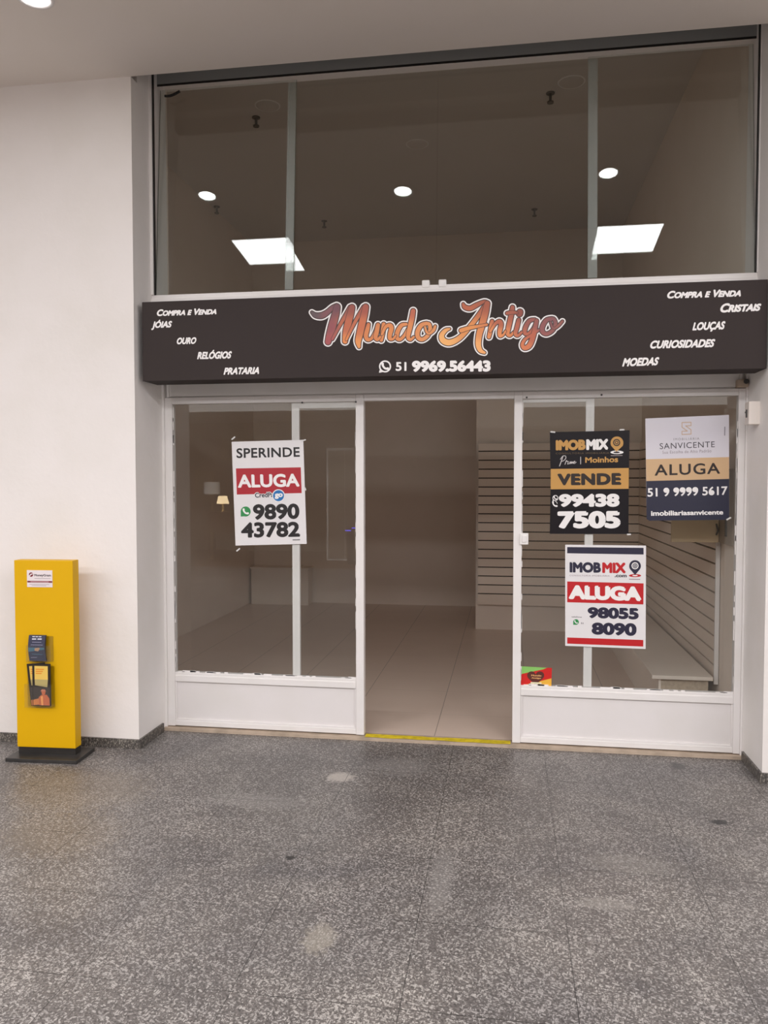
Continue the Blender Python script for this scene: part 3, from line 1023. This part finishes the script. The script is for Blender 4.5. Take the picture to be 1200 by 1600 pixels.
a.caps(smooth([(112, 995, 11), (116, 1020, 8), (135, 1042, 8), (160, 1046, 11)], 4), 2, 0); a.ring((138, 1014), 26, 3, 2, 0, -1.4, 0.1, 8)
a.build('chat_icon', M['white_print'], p)
add_tape(p, fn, [(975, 92, -.05, 60), (110, 120, .1, 60), (1062, 1400, 0, 50)])

# --- 3: white / beige / navy poster
fn = plane_fn(1000, 640, 7.5, FP)
out = [(62, 105), (1042, 62), (1045, 1265), (1000, 1292), (110, 1302), (78, 1282)]
p = poster('window_poster', plane_fn(1000, 640, 7.5, PY), out,
           'white, beige and navy rental poster, upper right in the right window', mat('cool_poster_paper', srgb(214, 211, 220), 0.4))
Art(fn).poly([(70, 582), (1043, 556), (1044, 812), (74, 837)], 1).build('beige_band', ink(206, 172, 132), p)
Art(fn).poly([(74, 837), (1044, 812), (1045, 1265), (1000, 1292), (110, 1302), (78, 1282)], 1).build('navy_band', ink(32, 33, 56), p)
a = Art(fn)
s = [(598, 148), (492, 152), (492, 206), (556, 252), (492, 254), (492, 292), (598, 287), (598, 236), (534, 190), (598, 188), (598, 148)]
a.caps([(x, y, 5) for x, y in s], 2, 0, n=6); a.build('emblem', ink(200, 172, 148), p)
a = Art(fn); letters(a, 'IMOBILIÁRIA', ((392, 328), (695, 318), (695, 353), (392, 362)), bold=0.0, lay=2, space=1.35); a.build('lettering', ink(140, 134, 138), p)
a = Art(fn); letters(a, 'SANVICENTE', ((230, 395), (875, 372), (876, 440), (232, 464)), bold=0.0, lay=2, space=1.1); a.build('lettering', ink(64, 60, 68), p)
a = Art(fn); letters(a, 'Sua Escolha de Alto Padrão', ((262, 484), (836, 464), (836, 500), (263, 518)), bold=0.0, lay=2, space=1.1); a.build('tagline', ink(150, 140, 146), p)
a = Art(fn); letters(a, 'ALUGA', ((172, 645), (935, 622), (939, 752), (172, 776)), bold=0.018, lay=2, space=1.12); a.build('lettering', ink(34, 22, 20), p)
a = Art(fn); letters(a, '51 9 9999 5617', ((86, 920), (1025, 898), (1025, 1000), (88, 1022)), bold=0.022, lay=2); a.build('phone_number', M['white_print'], p)
a = Art(fn); letters(a, 'imobiliariasanvicente', ((128, 1186), (975, 1174), (976, 1230), (130, 1246)), bold=0.035, lay=2); a.build('lettering', M['white_print'], p)
a = Art(fn); dashes(a, 992, 300, 994, 200, 8, 6, 2); a.build('small_print', ink(140, 136, 146), p)
add_tape(p, fn, [(1040, 1278, -.5, 60)])

# --- 4: white / red poster below
fn = plane_fn(870, 840, 8.0, FP)
NAVY, RED = ink(36, 34, 58), ink(188, 24, 32)
p = poster('window_poster', plane_fn(870, 840, 8.0, PY), [(105, 88), (1115, 100), (1110, 1392), (105, 1352)],
           'white rental poster with navy and red bars, lowest in the right window', white_paper)
Art(fn).poly([(130, 118), (1085, 128), (1085, 212), (130, 196)], 1).build('navy_bar', NAVY, p)
Art(fn).poly([(130, 548), (1085, 572), (1082, 836), (130, 808)], 1).build('red_band', RED, p)
Art(fn).poly([(130, 1248), (1082, 1280), (1080, 1362), (130, 1325)], 1).build('red_bar', RED, p)
a = Art(fn); letters(a, 'IMOB', ((160, 305), (552, 308), (552, 441), (160, 437)), bold=0.06, lay=2); a.build('lettering', NAVY, p)
a = Art(fn); letters(a, 'MIX', ((568, 310), (865, 314), (865, 446), (568, 442)), bold=0.06, lay=2); a.build('lettering', RED, p)
a = Art(fn); letters(a, 'CONSULTORIA IMOBILIÁRIA', ((160, 458), (660, 464), (660, 488), (160, 482)), bold=0.0, lay=2, space=1.2); a.build('tagline', ink(150, 130, 140), p)
a = Art(fn); letters(a, '.com', ((722, 464), (875, 466), (875, 497), (722, 494)), bold=0.04, lay=2); a.build('lettering', ink(70, 66, 76), p)
a = Art(fn)
a.disc((978, 475), 76, 19, 2, 2); a.disc((978, 475), 34, 8, 3, 1)
a.poly(pin_shape((978, 355), 73, (978, 468)), 4, 0)
a.disc((978, 352), 44, lay=5, mi=1); a.ring((978, 352), 27, 5, 6, 0); a.ring((978, 352), 11, 5, 6, 0)
a.build('pin_logo', [NAVY, M['white_print'], RED], p)
a = Art(fn); dashes(a, 908, 520, 1045, 522, 7, 5, 2); a.build('small_print', ink(150, 130, 140), p)
a = Art(fn); letters(a, 'ALUGA', ((150, 592), (1058, 612), (1060, 797), (150, 770)), bold=0.07, lay=2); a.build('lettering', M['white_print'], p)
a = Art(fn)
letters(a, '98055', ((385, 868), (1025, 880), (1025, 1026), (385, 1006)), bold=0.058, lay=2)
a.build('phone_number', NAVY, p)
a = Art(fn)
letters(a, '8090', ((435, 1060), (998, 1070), (998, 1232), (435, 1212)), bold=0.058, lay=2)
a.build('phone_number', NAVY, p)
a = Art(fn); letters(a, 'telefone', ((185, 980), (312, 984), (312, 1001), (185, 998)), bold=0.01, lay=2)
a.build('small_print', ink(110, 104, 112), p)
a = Art(fn); letters(a, '51', ((302, 1060), (334, 1061), (334, 1081), (302, 1080)), bold=0.03, lay=2); a.build('area_code', ink(110, 104, 112), p)
a = Art(fn); chat_icon(a, (240, 1055), 35, 2, 0, 1); a.build('chat_icon', [ink(46, 140, 78), M['white_print']], p)

# --- heart sticker in the window corner
fn = plane_fn(800, 1030, 15.0, FP)
p = poster('window_sticker', plane_fn(800, 1030, 15.0, PY), [(210, 165), (935, 205), (920, 735), (208, 690)],
           'small green, red and yellow sticker with a brown heart, low in the right window', ink(206, 32, 30), cat='sticker')
Art(fn).poly([(210, 165), (830, 200), (720, 240), (212, 348)], 1).build('green_field', ink(136, 196, 102), p)
Art(fn).poly([(208, 620), (925, 450), (920, 735), (208, 690)], 1).build('yellow_field', ink(234, 178, 62), p)
a = Art(fn)
hp = []
for i in range(48):
    t = 2 * math.pi * i / 48
    hp.append((555 + 200 * (16 * math.sin(t) ** 3) / 16.0, 425 - 195 * (13 * math.cos(t) - 5 * math.cos(2 * t) - 2 * math.cos(3 * t) - math.cos(4 * t)) / 16.5))
a.poly(hp, 2, 0); a.build('heart', ink(92, 42, 36), p)
a = Art(fn)
letters(a, 'Mundo', ((450, 358), (690, 366), (690, 408), (450, 398)), bold=0.04, lay=3)
a.build('lettering', ink(222, 170, 110), p)
a = Art(fn)
letters(a, 'Antigo', ((455, 420), (680, 428), (680, 472), (455, 462)), bold=0.04, lay=3)
a.build('lettering', ink(222, 170, 110), p)
a = Art(fn)
a.poly([(365, 590), (440, 560), (440, 605), (370, 612)], 3, 1); a.poly([(770, 632), (700, 580), (700, 615), (740, 628)], 3, 1)
a.poly([(435, 535), (690, 545), (690, 580), (435, 570)], 4, 0); a.build('ribbon', [ink(232, 226, 190), ink(104, 128, 48)], p)

# ================================================================== SMALL THINGS ON THE FRONT
s0, s1 = on_y(812.5, 833, -.012), on_y(825.5, 851, -.012)
sw = empty('light_switch', ((s0.x + s1.x) / 2, 0, s1.z), label='white rocker light switch on the door post left of the right window', cat='light switch')
parent_keep(MB().box(s0.x, s1.x, -0.018, 0.0, s1.z, s0.z, bevel=0.004).build('switch_plate', M['plastic']), sw)
mx, mz = (s0.x + s1.x) / 2, (s0.z + s1.z) / 2
parent_keep(MB().box(mx - .013, mx + .013, -0.024, -0.017, mz - .02, mz + .02, bevel=0.003).build('rocker', M['frame']), sw)

jb = empty('junction_box', (1.665, -.21, 1.96), label='cream plastic junction box high on the right reveal', cat='junction box')
parent_keep(MB().box(1.632, 1.692, -0.235, -0.155, 1.96, 2.088, bevel=0.005).build('box_body', M['cream_plastic']), jb)
parent_keep(MB().box(1.626, 1.633, -0.205, -0.195, 2.0, 2.045, bevel=0.001).box(1.622, 1.627, -0.207, -0.193, 2.026, 2.034).build('latch', M['dark_part']), jb)

br_ = empty('shutter_bracket', (1.66, 0.0, 2.2), label='small corroded bracket at the right end of the grey lintel', cat='bracket')
parent_keep(MB().box(1.625, 1.688, -0.03, 0.03, 2.19, 2.235, bevel=0.006).build('bracket_block', M['sill']), br_)
parent_keep(MB().cyl((1.672, -0.04, 2.222), (1.672, 0.0, 2.222), 0.014).build('bolt', M['dark_part']), br_)
struct(MB().box(XL, XR, -0.012, 0.03, 2.3, 2.78).box(XL + .045, XR - .045, 0.012, 0.03, 2.195, 2.3).box(XL + .03, XL + .045, 0.0, 0.03, 2.19, 2.3).box(XR - .045, XR - .03, 0.0, 0.03, 2.19, 2.3), 'trim_6', M['lintel'])

# loop of black cable above the upper glass
pts = [(-1.845 + .1 * i / 8, UY + .075, 4.098 - .025 * math.sin(math.pi * (0.35 + .65 * i / 8))) for i in range(9)]
MB().tube([Vector(q) for q in pts], 0.008).build('cable', M['black'], label='short loop of black cable at the upper left corner of the top glass', cat='cable')

# ================================================================== INSIDE THE EMPTY SHOP
sl = empty('slatwall_panel', (0.83, 3.79, 0.3), label='slatted display panel on the rear partition, seen through the doorway', cat='slatwall panel', group=None)
b = MB()
zs = [1.9624 - .0965 * i for i in range(17)]
edges_ = [2.045] + zs + [0.298]
for hi, lo in zip(edges_, edges_[1:]):
    b.box(-0.005, 1.675, 3.738, 3.758, lo + .006 if lo > .3 else lo, hi - .006 if hi < 2.04 else hi)
parent_keep(b.build('slats', M['slat']), sl)
parent_keep(MB().box(-0.005, 1.675, 3.757, 3.763, 0.298, 2.045).build('backing', M['slot']), sl)

sr = empty('slatwall_panel', (1.69, 2.1, 0.3), label='slatted display panel along the right side wall, above the low bench', cat='slatwall panel')
b = MB()
for hi, lo in zip(edges_, edges_[1:]):
    b.box(1.675, 1.694, 0.58, 3.735, lo + .006 if lo > .3 else lo, hi - .006 if hi < 2.04 else hi)
parent_keep(b.build('slats', M['slat']), sr)
parent_keep(MB().box(1.693, 1.699, 0.58, 3.735, 0.298, 2.045).build('backing', M['slot']), sr)
parent_keep(MB().box(1.668, 1.695, 0.565, 0.58, 0.298, 2.045).build('end_trim', M['frame']), sr)

be = empty('display_bench', (1.45, 2.1, 0.02), label='low beige display bench along the right side wall', cat='bench')
parent_keep(MB().box(1.262, 1.648, 0.5, 3.74, 0.335, 0.36, bevel=0.003).build('bench_top', M['bench']), be)
parent_keep(MB().box(1.31, 1.325, 0.53, 3.74, 0.02, 0.335).build('front_panel', M['bench']), be)
parent_keep(MB().box(1.325, 1.625, 0.535, 0.55, 0.02, 0.335).box(1.61, 1.625, 0.55, 3.74, .02, .335).build('end_panel', M['bench_end']), be)

ep = empty('breaker_box', (1.66, .3, 1.25), label='open wall cabinet with a tan door behind the upper right poster', cat='cabinet')
parent_keep(MB().box(1.655, 1.699, 0.14, 0.46, 1.25, 1.72, bevel=0.003).build('cabinet_body', M['box_in']), ep)
parent_keep(MB().box(1.652, 1.657, 0.26, 0.3, 1.3, 1.55).build('slot', M['slot']), ep)
parent_keep(MB().box(1.36, 1.652, 0.44, 0.455, 1.25, 1.72, bevel=0.002).build('cabinet_door', M['cardboard']), ep)
h = MB().tube([Vector((1.635, .43, 1.30)), Vector((1.64, .41, 1.33)), Vector((1.635, .43, 1.37))], 0.006)
parent_keep(h.build('door_handle', M['dark_part']), ep)

# low white unit at the back left corner
cu = empty('low_counter', (-2.65, 5.2, 0.02), label='low white counter in the far left corner of the shop', cat='counter')
parent_keep(MB().box(-3.02, -2.25, 5.1, 5.34, 0.02, 0.49, bevel=0.004).build('counter_body', M['bench']), cu)
parent_keep(MB().box(-3.03, -2.235, 5.085, 5.345, 0.49, 0.51, bevel=0.003).build('counter_top', M['bench']), cu)

# ceiling fittings of the dark shop: pendant sprinklers and ceiling speakers
for i, (x, y, lab) in enumerate(((-1.855, 1.81, 'dark sprinkler head behind the upper glass, near its top left corner'),
                                 (-1.9, 4.58, 'dark sprinkler head behind the upper glass, left of the middle downlight reflection'),
                                 (0.632, 1.76, 'dark sprinkler head behind the upper glass, near its top right joint'),
                                 (0.595, 4.55, 'dark sprinkler head behind the upper glass, left of the right downlight reflection'),
                                 (-3.0, 3.9, 'dark sprinkler head behind the upper glass, left of the left downlight reflection'))):
    r = empty('sprinkler_head', (x, y, ICZ), label=lab, cat='sprinkler', group='sprinklers on the shop ceiling')
    parent_keep(MB().cyl((x, y, ICZ - .008), (x, y, ICZ), 0.035).cyl((x, y, ICZ - .07), (x, y, ICZ - .008), 0.011).build('pipe', M['sprinkler']), r)
    parent_keep(MB().cyl((x, y, ICZ - .082), (x, y, ICZ - .07), 0.026).build('deflector', M['sprinkler']), r)
for x, y, lab in ((-1.694, 1.62, 'grey round ceiling speaker behind the left upper glass'), (-0.542, 2.57, 'grey round ceiling speaker behind the middle of the upper glass'),
                  (0.787, 1.606, 'grey round ceiling speaker behind the right upper glass')):
    r = empty('ceiling_speaker', (x, y, ICZ), label=lab, cat='speaker', group='speakers on the shop ceiling')
    parent_keep(MB().lathe([(0.0, -.012), (.07, -.012), (.09, -.008), (.095, 0)], (x, y, ICZ)).build('grille', M['inner_ceiling']), r)
    parent_keep(MB().lathe([(.095, -.002), (.102, -.006), (.108, 0)], (x, y, ICZ)).build('rim', M['lintel']), r)

# ================================================================== YELLOW LEAFLET STAND
ys = empty('leaflet_stand', (-2.385, -0.6, 0), math.radians(3.2), label='tall yellow leaflet stand on a black base by the left wall', cat='stand')
CXL, CXR, CYF, CYB, CZT = -0.187, 0.175, -0.028, 0.045, 1.178
MB().box(-0.213, 0.225, -0.115, 0.115, 0.0, 0.022, bevel=0.003).build('base_plate', M['plate'], ys)
MB().box(CXL + .005, CXR - .002, CYF + .006, CYB - .004, 0.022, 0.062).build('plinth', M['plinth'], ys)
MB().box(CXL, CXR, CYF, CYB, 0.062, CZT, bevel=0.003).build('column', M['yellow'], ys)


def sfn(fr_y):
    """artwork on the stand front: a, b in millimetres from its top left corner"""
    return lambda a, b, lay: Vector((CXL + a / 1000.0, fr_y - .0004 * lay, CZT - b / 1000.0))


def sbuild(art, name, mats, par=None):
    o = art.mesh(name, mats)
    o.parent = par or ys
    return o


# small sign plate (a, b in mm; the front is 362 mm wide and 1116 mm tall)
sp = MB().box(CXL + .08, CXL + .237, CYF - .002, CYF, CZT - .158, CZT - .058).build('notice', ink(228, 218, 220), ys)
g = sfn(CYF - .002)
a = Art(g)
a.disc((106, 84), 13, lay=1, mi=0); a.caps([(97, 92, 2.2), (106, 82, 4), (116, 80, 2.2)], 2, 1, n=6)
a.poly([(82, 121), (236, 121), (236, 131), (82, 131)], 1, 0)
sbuild(a, 'notice_logo', [ink(120, 32, 44), ink(228, 218, 220)], sp)
a = Art(g)
letters(a, 'MoneyGram', rect(126, 80, 229, 98), bold=0.03, lay=1)
sbuild(a, 'lettering', ink(70, 60, 68), sp)
a = Art(g)
dashes(a, 128, 106, 228, 106, 12, 1.6, 1, 0); dashes(a, 104, 126, 216, 126, 14, 1.8, 2, 1); dashes(a, 96, 142, 220, 142, 14, 1.6, 1, 0); dashes(a, 110, 149, 200, 149, 11, 1.4, 1, 0)
sbuild(a, 'small_print', [ink(160, 150, 156), ink(205, 160, 165)], sp)


def holder(name, a0, a1, b0, b1, depth, lip):
    x0, x1, z1, z0 = CXL + a0 / 1000, CXL + a1 / 1000, CZT - b0 / 1000, CZT - b1 / 1000
    y1 = CYF
    y0 = CYF - depth
    hb = MB()
    hb.box(x0, x1, y1 - .002, y1, z0, z1)
    hb.box(x0, x1, y0, y1 - .002, z0, z0 + .002)
    hb.box(x0, x0 + .002, y0 + .002, y1 - .002, z0 + .002, z0 + lip)
    hb.box(x1 - .002, x1, y0 + .002, y1 - .002, z0 + .002, z0 + lip)
    hb.box(x0, x1, y0, y0 + .002, z0 + .002, z0 + lip)
    return hb.build(name, M['acrylic'], ys)


holder('leaflet_holder', 84, 236, 448, 598, 0.035, 0.1)
holder('leaflet_holder', 72, 240, 625, 868, 0.04, 0.14)
HM = ys.matrix_basis.copy()


def to_world(o):
    """leaflets rest in the holders: things of their own placed with the stand's rotation"""
    o.location = ys.location
    o.rotation_euler = ys.rotation_euler
    return o


dark_cover = ink(54, 56, 78)
lf1 = to_world(bpy.data.objects.new('leaflet', None)); COL.objects.link(lf1)
tag(lf1, 'dark blue leaflet stack in the upper clear holder of the yellow stand', 'leaflet')


def curled(pts_a, b0, b1, curl, y, thick):
    """sheet curving in profile; pts_a = left/right in mm"""
    b = MB()
    n = 10
    ring = []
    for i in range(n + 1):
        t = i / n
        bb = b0 + (b1 - b0) * t
        sh = curl * math.sin(t * math.pi)
        z = CZT - bb / 1000
        xl, xr = CXL + (pts_a[0] + sh) / 1000, CXL + (pts_a[1] + sh) / 1000
        yy = y - .006 * math.sin(t * math.pi)
        ring.append([b.bm.verts.new((xl, yy, z)), b.bm.verts.new((xr, yy, z)), b.bm.verts.new((xr, yy + thick, z)), b.bm.verts.new((xl, yy + thick, z))])
    for r0, r1 in zip(ring, ring[1:]):
        for i in range(4):
            b.bm.faces.new((r0[i], r0[(i + 1) % 4], r1[(i + 1) % 4], r1[i]))
    b.bm.faces.new(ring[0]); b.bm.faces.new(ring[-1][::-1])
    return b


curled((98, 200), 440, 592, -4, CYF - .022, .012).build('cover', dark_cover, lf1)
g = lambda a, b, lay: Vector((CXL + (a - 4 * math.sin((b - 440) / 152 * math.pi)) / 1000, CYF - .022 - .006 * math.sin((b - 440) / 152 * math.pi) - .0005 - .0003 * lay, CZT - b / 1000))
a = Art(g)
dashes(a, 122, 448, 182, 448, 3, 2.5, 1, 0); dashes(a, 122, 462, 190, 461, 2, 3.5, 1, 0); dashes(a, 124, 480, 180, 480, 8, 1.6, 1, 1); dashes(a, 116, 496, 190, 496, 12, 1.4, 1, 1)
a.poly([(99, 512), (198, 512), (198, 522), (99, 538)], 1, 2)
a.poly([(140, 515), (165, 512), (172, 516), (160, 534), (138, 530)], 2, 3)
dashes(a, 120, 550, 186, 553, 8, 1.8, 1, 2); dashes(a, 112, 572, 150, 570, 5, 1.4, 1, 1)
sbuild(a, 'cover_print', [ink(214, 214, 224), ink(150, 150, 172), ink(70, 110, 130), ink(176, 140, 110)], lf1)


def black_leaflet(lab, a0, rot, y):
    r = to_world(bpy.data.objects.new('leaflet', None)); COL.objects.link(r)
    tag(r, lab, 'leaflet', None)
    ca, cb = a0 + 55, 852

    def rf(a, b):
        dx, dy = a - ca, b - cb
        return (ca + dx * math.cos(rot) - dy * math.sin(rot), cb + dx * math.sin(rot) + dy * math.cos(rot))
    pts = [rf(a0, 606), rf(a0 + 112, 606), rf(a0 + 112, 856), rf(a0, 856)]
    MB().prism_y([(CXL + p_[0] / 1000, CZT - p_[1] / 1000) for p_ in pts], y - .004, y).build('cover', ink(34, 26, 22), r)
    g = lambda a, b, lay: Vector((CXL + rf(a, b)[0] / 1000, y - .004 - .0004 * lay, CZT - rf(a, b)[1] / 1000))
    a = Art(g)
    x = a0
    a.poly([(x + 14, 620), (x + 96, 620), (x + 96, 700), (x + 14, 700)], 1, 0)
    a.poly([(x + 14, 700), (x + 96, 700), (x + 92, 745), (x + 16, 735)], 1, 1)
    for k in range(3): dashes(a, x + 24, 640 + 12 * k, x + 74 - 8 * k, 640 + 12 * k, 5, 3.4, 2, 2)
    a.poly([(x + 4, 745), (x + 108, 745), (x + 108, 853), (x + 4, 853)], 1, 3)
    sbuild(a, 'cover_print', [ink(226, 190, 92), ink(176, 160, 104), ink(222, 140, 44), ink(62, 54, 52)], r)
    a = Art(g)
    # seated figure in warm light: head with cap, shoulders, arm, crate
    a.poly([(x + 4, 822), (x + 40, 812), (x + 40, 850), (x + 4, 854)], 2, 0)
    a.poly([(x + 38, 806), (x + 56, 790), (x + 88, 790), (x + 104, 812), (x + 106, 853), (x + 40, 853)], 2, 1)
    a.disc((x + 68, 776), 12, 15, 3, 1)
    a.poly([(x + 50, 770), (x + 58, 758), (x + 78, 758), (x + 84, 770)], 4, 2)
    a.poly([(x + 50, 800), (x + 64, 798), (x + 66, 853), (x + 54, 853)], 3, 3)
    sbuild(a, 'cover_photo', [ink(206, 128, 74), ink(196, 106, 72), ink(196, 128, 104), ink(236, 160, 96)], r)
    return r


black_leaflet('black leaflet leaning left behind another, in the lower clear holder', 102, math.radians(-5.5), CYF - .016)
black_leaflet('black leaflet with a yellow cover picture, in front in the lower clear holder', 118, math.radians(0.2), CYF - .026)

# ================================================================== CORRIDOR LIGHTING
def downlight(x, y, lab):
    r = empty('ceiling_downlight', (x, y, CZ), label=lab, cat='downlight', group='corridor downlights')
    parent_keep(MB().lathe([(.062, .01), (.064, -.002), (.082, -.008), (.09, -.006), (.092, 0)], (x, y, CZ)).build('trim_ring', M['plastic']), r)
    parent_keep(MB().lathe([(.0001, -.001), (.063, -.001)], (x, y, CZ)).build('lens', M['down_lens']), r)


downlight(-2.03, -1.19, 'round recessed downlight at the upper left edge of the picture')
downlight(-0.49, -1.19, 'round recessed downlight reflected in the middle of the upper glass')
downlight(1.015, -1.17, 'round recessed downlight reflected in the right upper glass')
for i, x in enumerate((-5.1, -3.57, 2.55, 4.1)):
    downlight(x, -1.18, 'round recessed downlight further along the corridor ceiling')


def light_panel(x, y, lab, s=0.26):
    r = empty('ceiling_light_panel', (x, y, CZ), label=lab, cat='ceiling light', group='corridor light panels')
    parent_keep(MB().box(x - s - .015, x + s + .015, y - s - .015, y - s, CZ - .012, CZ).box(x - s - .015, x + s + .015, y + s, y + s + .015, CZ - .012, CZ)
                .box(x - s - .015, x - s, y - s, y + s, CZ - .012, CZ).box(x + s, x + s + .015, y - s, y + s, CZ - .012, CZ).build('panel_frame', M['plastic']), r)
    parent_keep(MB().poly([(x - s, y - s, CZ - .004), (x + s, y - s, CZ - .004), (x + s, y + s, CZ - .004), (x - s, y + s, CZ - .004)]).build('diffuser', M['light_panel']), r)


light_panel(-1.84, -2.2, 'square light panel reflected low in the left upper glass')
light_panel(1.29, -2.23, 'square light panel reflected low in the right upper glass')
for x, y in ((-4.97, -2.2), (4.42, -2.23), (-8.1, -2.2), (7.55, -2.2)):
    light_panel(x, y, 'square light panel further along the corridor ceiling')
for y in FILL_STRIP_Y:  # unseen glowing strips, added to brighten the shop interior and front
    r = empty('ceiling_fill_strip', (0, y, CZ), label='long unseen fill light added to the corridor ceiling behind the viewer', cat='ceiling light', group='added ceiling fill strips')
    parent_keep(MB().box(-8, 8, y - .42, y - .4, CZ - .012, CZ).box(-8, 8, y + .4, y + .42, CZ - .012, CZ).build('fill_strip_frame', M['plastic']), r)
    parent_keep(MB().poly([(-8, y - .4, CZ - .004), (8, y - .4, CZ - .004), (8, y + .4, CZ - .004), (-8, y + .4, CZ - .004)]).build('diffuser', M['fill_strip']), r)

# ================================================================== THE SHOP ACROSS THE CORRIDOR (seen mirrored in the glass)
MY = OY - .8
LX, LZ0 = mirrored(348, 799, MY)
LZ1 = mirrored(348, 775, MY)[1]
lh = LZ1 - LZ0
sd = empty('side_table', (LX, MY, 0), label='small wooden side table carrying a lit lamp, mirrored in the left window', cat='table')
parent_keep(MB().box(LX - .3, LX + .5, MY - .22, MY + .22, LZ0 - .03, LZ0, bevel=0.004).build('table_top', M['wood']), sd)
parent_keep(MB().box(LX - .26, LX + .46, MY - .18, MY + .18, LZ0 - .4, LZ0 - .03).build('drawer_case', M['wood']), sd)
for sx in (LX - .26, LX + .42):
    for sy in (-.18, .14):
        parent_keep(MB().box(sx, sx + .04, MY + sy, MY + sy + .04, 0, LZ0 - .4).build('leg', M['wood']), sd)
LY = MY
lp = empty('table_lamp', (LX, LY, LZ0), label='small glowing table lamp, mirrored in the left window', cat='lamp')
parent_keep(MB().lathe([(.0, 0), (.07, 0), (.07, .015), (.02, .03), (.04, .08), (.015, .12), (.012, lh * .5)], (LX, LY, LZ0)).build('lamp_base', M['brass']), lp)
parent_keep(MB().lathe([(.125, lh * .5), (.085, lh)], (LX, LY, LZ0)).build('lamp_shade', M['shade_glow']), lp)
bx_, bz_ = mirrored(331, 772, LY - .5)
bl_ = empty('floor_lamp', (bx_, LY - .5, 0), label='unlit lamp with a pale drum shade, mirrored left of the glowing lamp', cat='lamp')
parent_keep(MB().lathe([(.0, 0), (.13, 0), (.13, .03), (.015, .05), (.015, bz_)], (bx_, LY - .5, 0)).build('lamp_base', M['brass']), bl_)
parent_keep(MB().lathe([(.17, bz_), (.16, bz_ + .25)], (bx_, LY - .5, 0)).build('lamp_shade', M['plastic']), bl_)


def picture(x0, x1, z0, z1, lab, y=-12.98):
    r = empty('framed_picture', ((x0 + x1) / 2, y, z0), label=lab, cat='picture')
    t = .035
    parent_keep(MB().box(x0, x1, y, y + .03, z0, z0 + t).box(x0, x1, y, y + .03, z1 - t, z1).box(x0, x0 + t, y, y + .03, z0 + t, z1 - t).box(x1 - t, x1, y, y + .03, z0 + t, z1 - t).build('picture_frame', M['brass']), r)
    parent_keep(MB().box(x0 + t, x1 - t, y, y + .015, z0 + t, z1 - t).build('canvas', M['canvas']), r)


def pic(p0, p1, lab):
    a, b = mirrored(p0[0], p0[1], -12.97), mirrored(p1[0], p1[1], -12.97)
    picture(a[0], b[0], b[1], a[1], lab)


pic((306, 738), (334, 779), 'gilt framed picture mirrored left of the glowing lamp')
pic((347, 640), (386, 718), 'large gilt framed picture mirrored above the glowing lamp')
pic((398, 640), (432, 686), 'gilt framed picture mirrored above the white poster')
k0, k1 = mirrored(510, 700, -11)[0], mirrored(568, 700, -11)[0]
cz1 = mirrored(520, 700, -11)[1]
cb = empty('tall_cabinet', ((k0 + k1) / 2, -11.2, 0), label='tall grey cabinet mirrored in the narrow left pane', cat='cabinet')
parent_keep(MB().box(k0, k1, -11.4, -11.0, 0, cz1, bevel=0.004).build('cabinet_body', M['lintel']), cb)
parent_keep(MB().box(k0 + .04, (k0 + k1) / 2 - .01, -11.0, -10.98, 0.05, cz1 - .05, bevel=0.003).build('cabinet_door', M['box_in']), cb)
parent_keep(MB().box((k0 + k1) / 2 + .01, k1 - .04, -11.0, -10.98, 0.05, cz1 - .05, bevel=0.003).build('cabinet_door', M['box_in']), cb)
ex, ez = mirrored(544, 829, MY)
ex2, ez2 = mirrored(554, 825, MY)
ld = empty('led_strip', (ex, MY, 0), label='blue light strip on a dark post, mirrored in the narrow left pane', cat='light')
parent_keep(MB().box(ex - .055, ex + .055, MY, MY + .02, ez - .01, ez + .01).build('led_bar', M['blue_led']), ld)
parent_keep(MB().box(ex2 - .05, ex2 + .05, MY, MY + .02, ez2 - .01, ez2 + .01).build('led_bar', M['blue_led']), ld)
parent_keep(MB().box(ex - .02, ex + .1, MY - .02, MY - .001, 0, ez2 + .02).build('post', M['dark_part']), ld)


def tube_light(p0, p1, y, lab):
    x0, z = mirrored(p0[0], p0[1], y)
    x1 = mirrored(p1[0], p1[1], y)[0]
    r = empty('tube_light', ((x0 + x1) / 2, y, z), label=lab, cat='ceiling light', group='tube lights across the corridor')
    parent_keep(MB().box(x0, x1, y - .05, y + .05, z + .02, 3.0).build('light_housing', M['plastic']), r)
    parent_keep(MB().box(x0 + .01, x1 - .01, y - .04, y + .04, z - .015, z + .02).build('tube', M['tube']), r)


tube_light((868, 635), (900, 634), -10.4, 'tube light mirrored at the top of the right window, left one')
tube_light((892, 643), (915, 643), -11.6, 'tube light mirrored at the top of the right window, beside the mullion')
tube_light((1012, 633), (1036, 632), -10.4, 'tube light mirrored above the beige and navy poster')
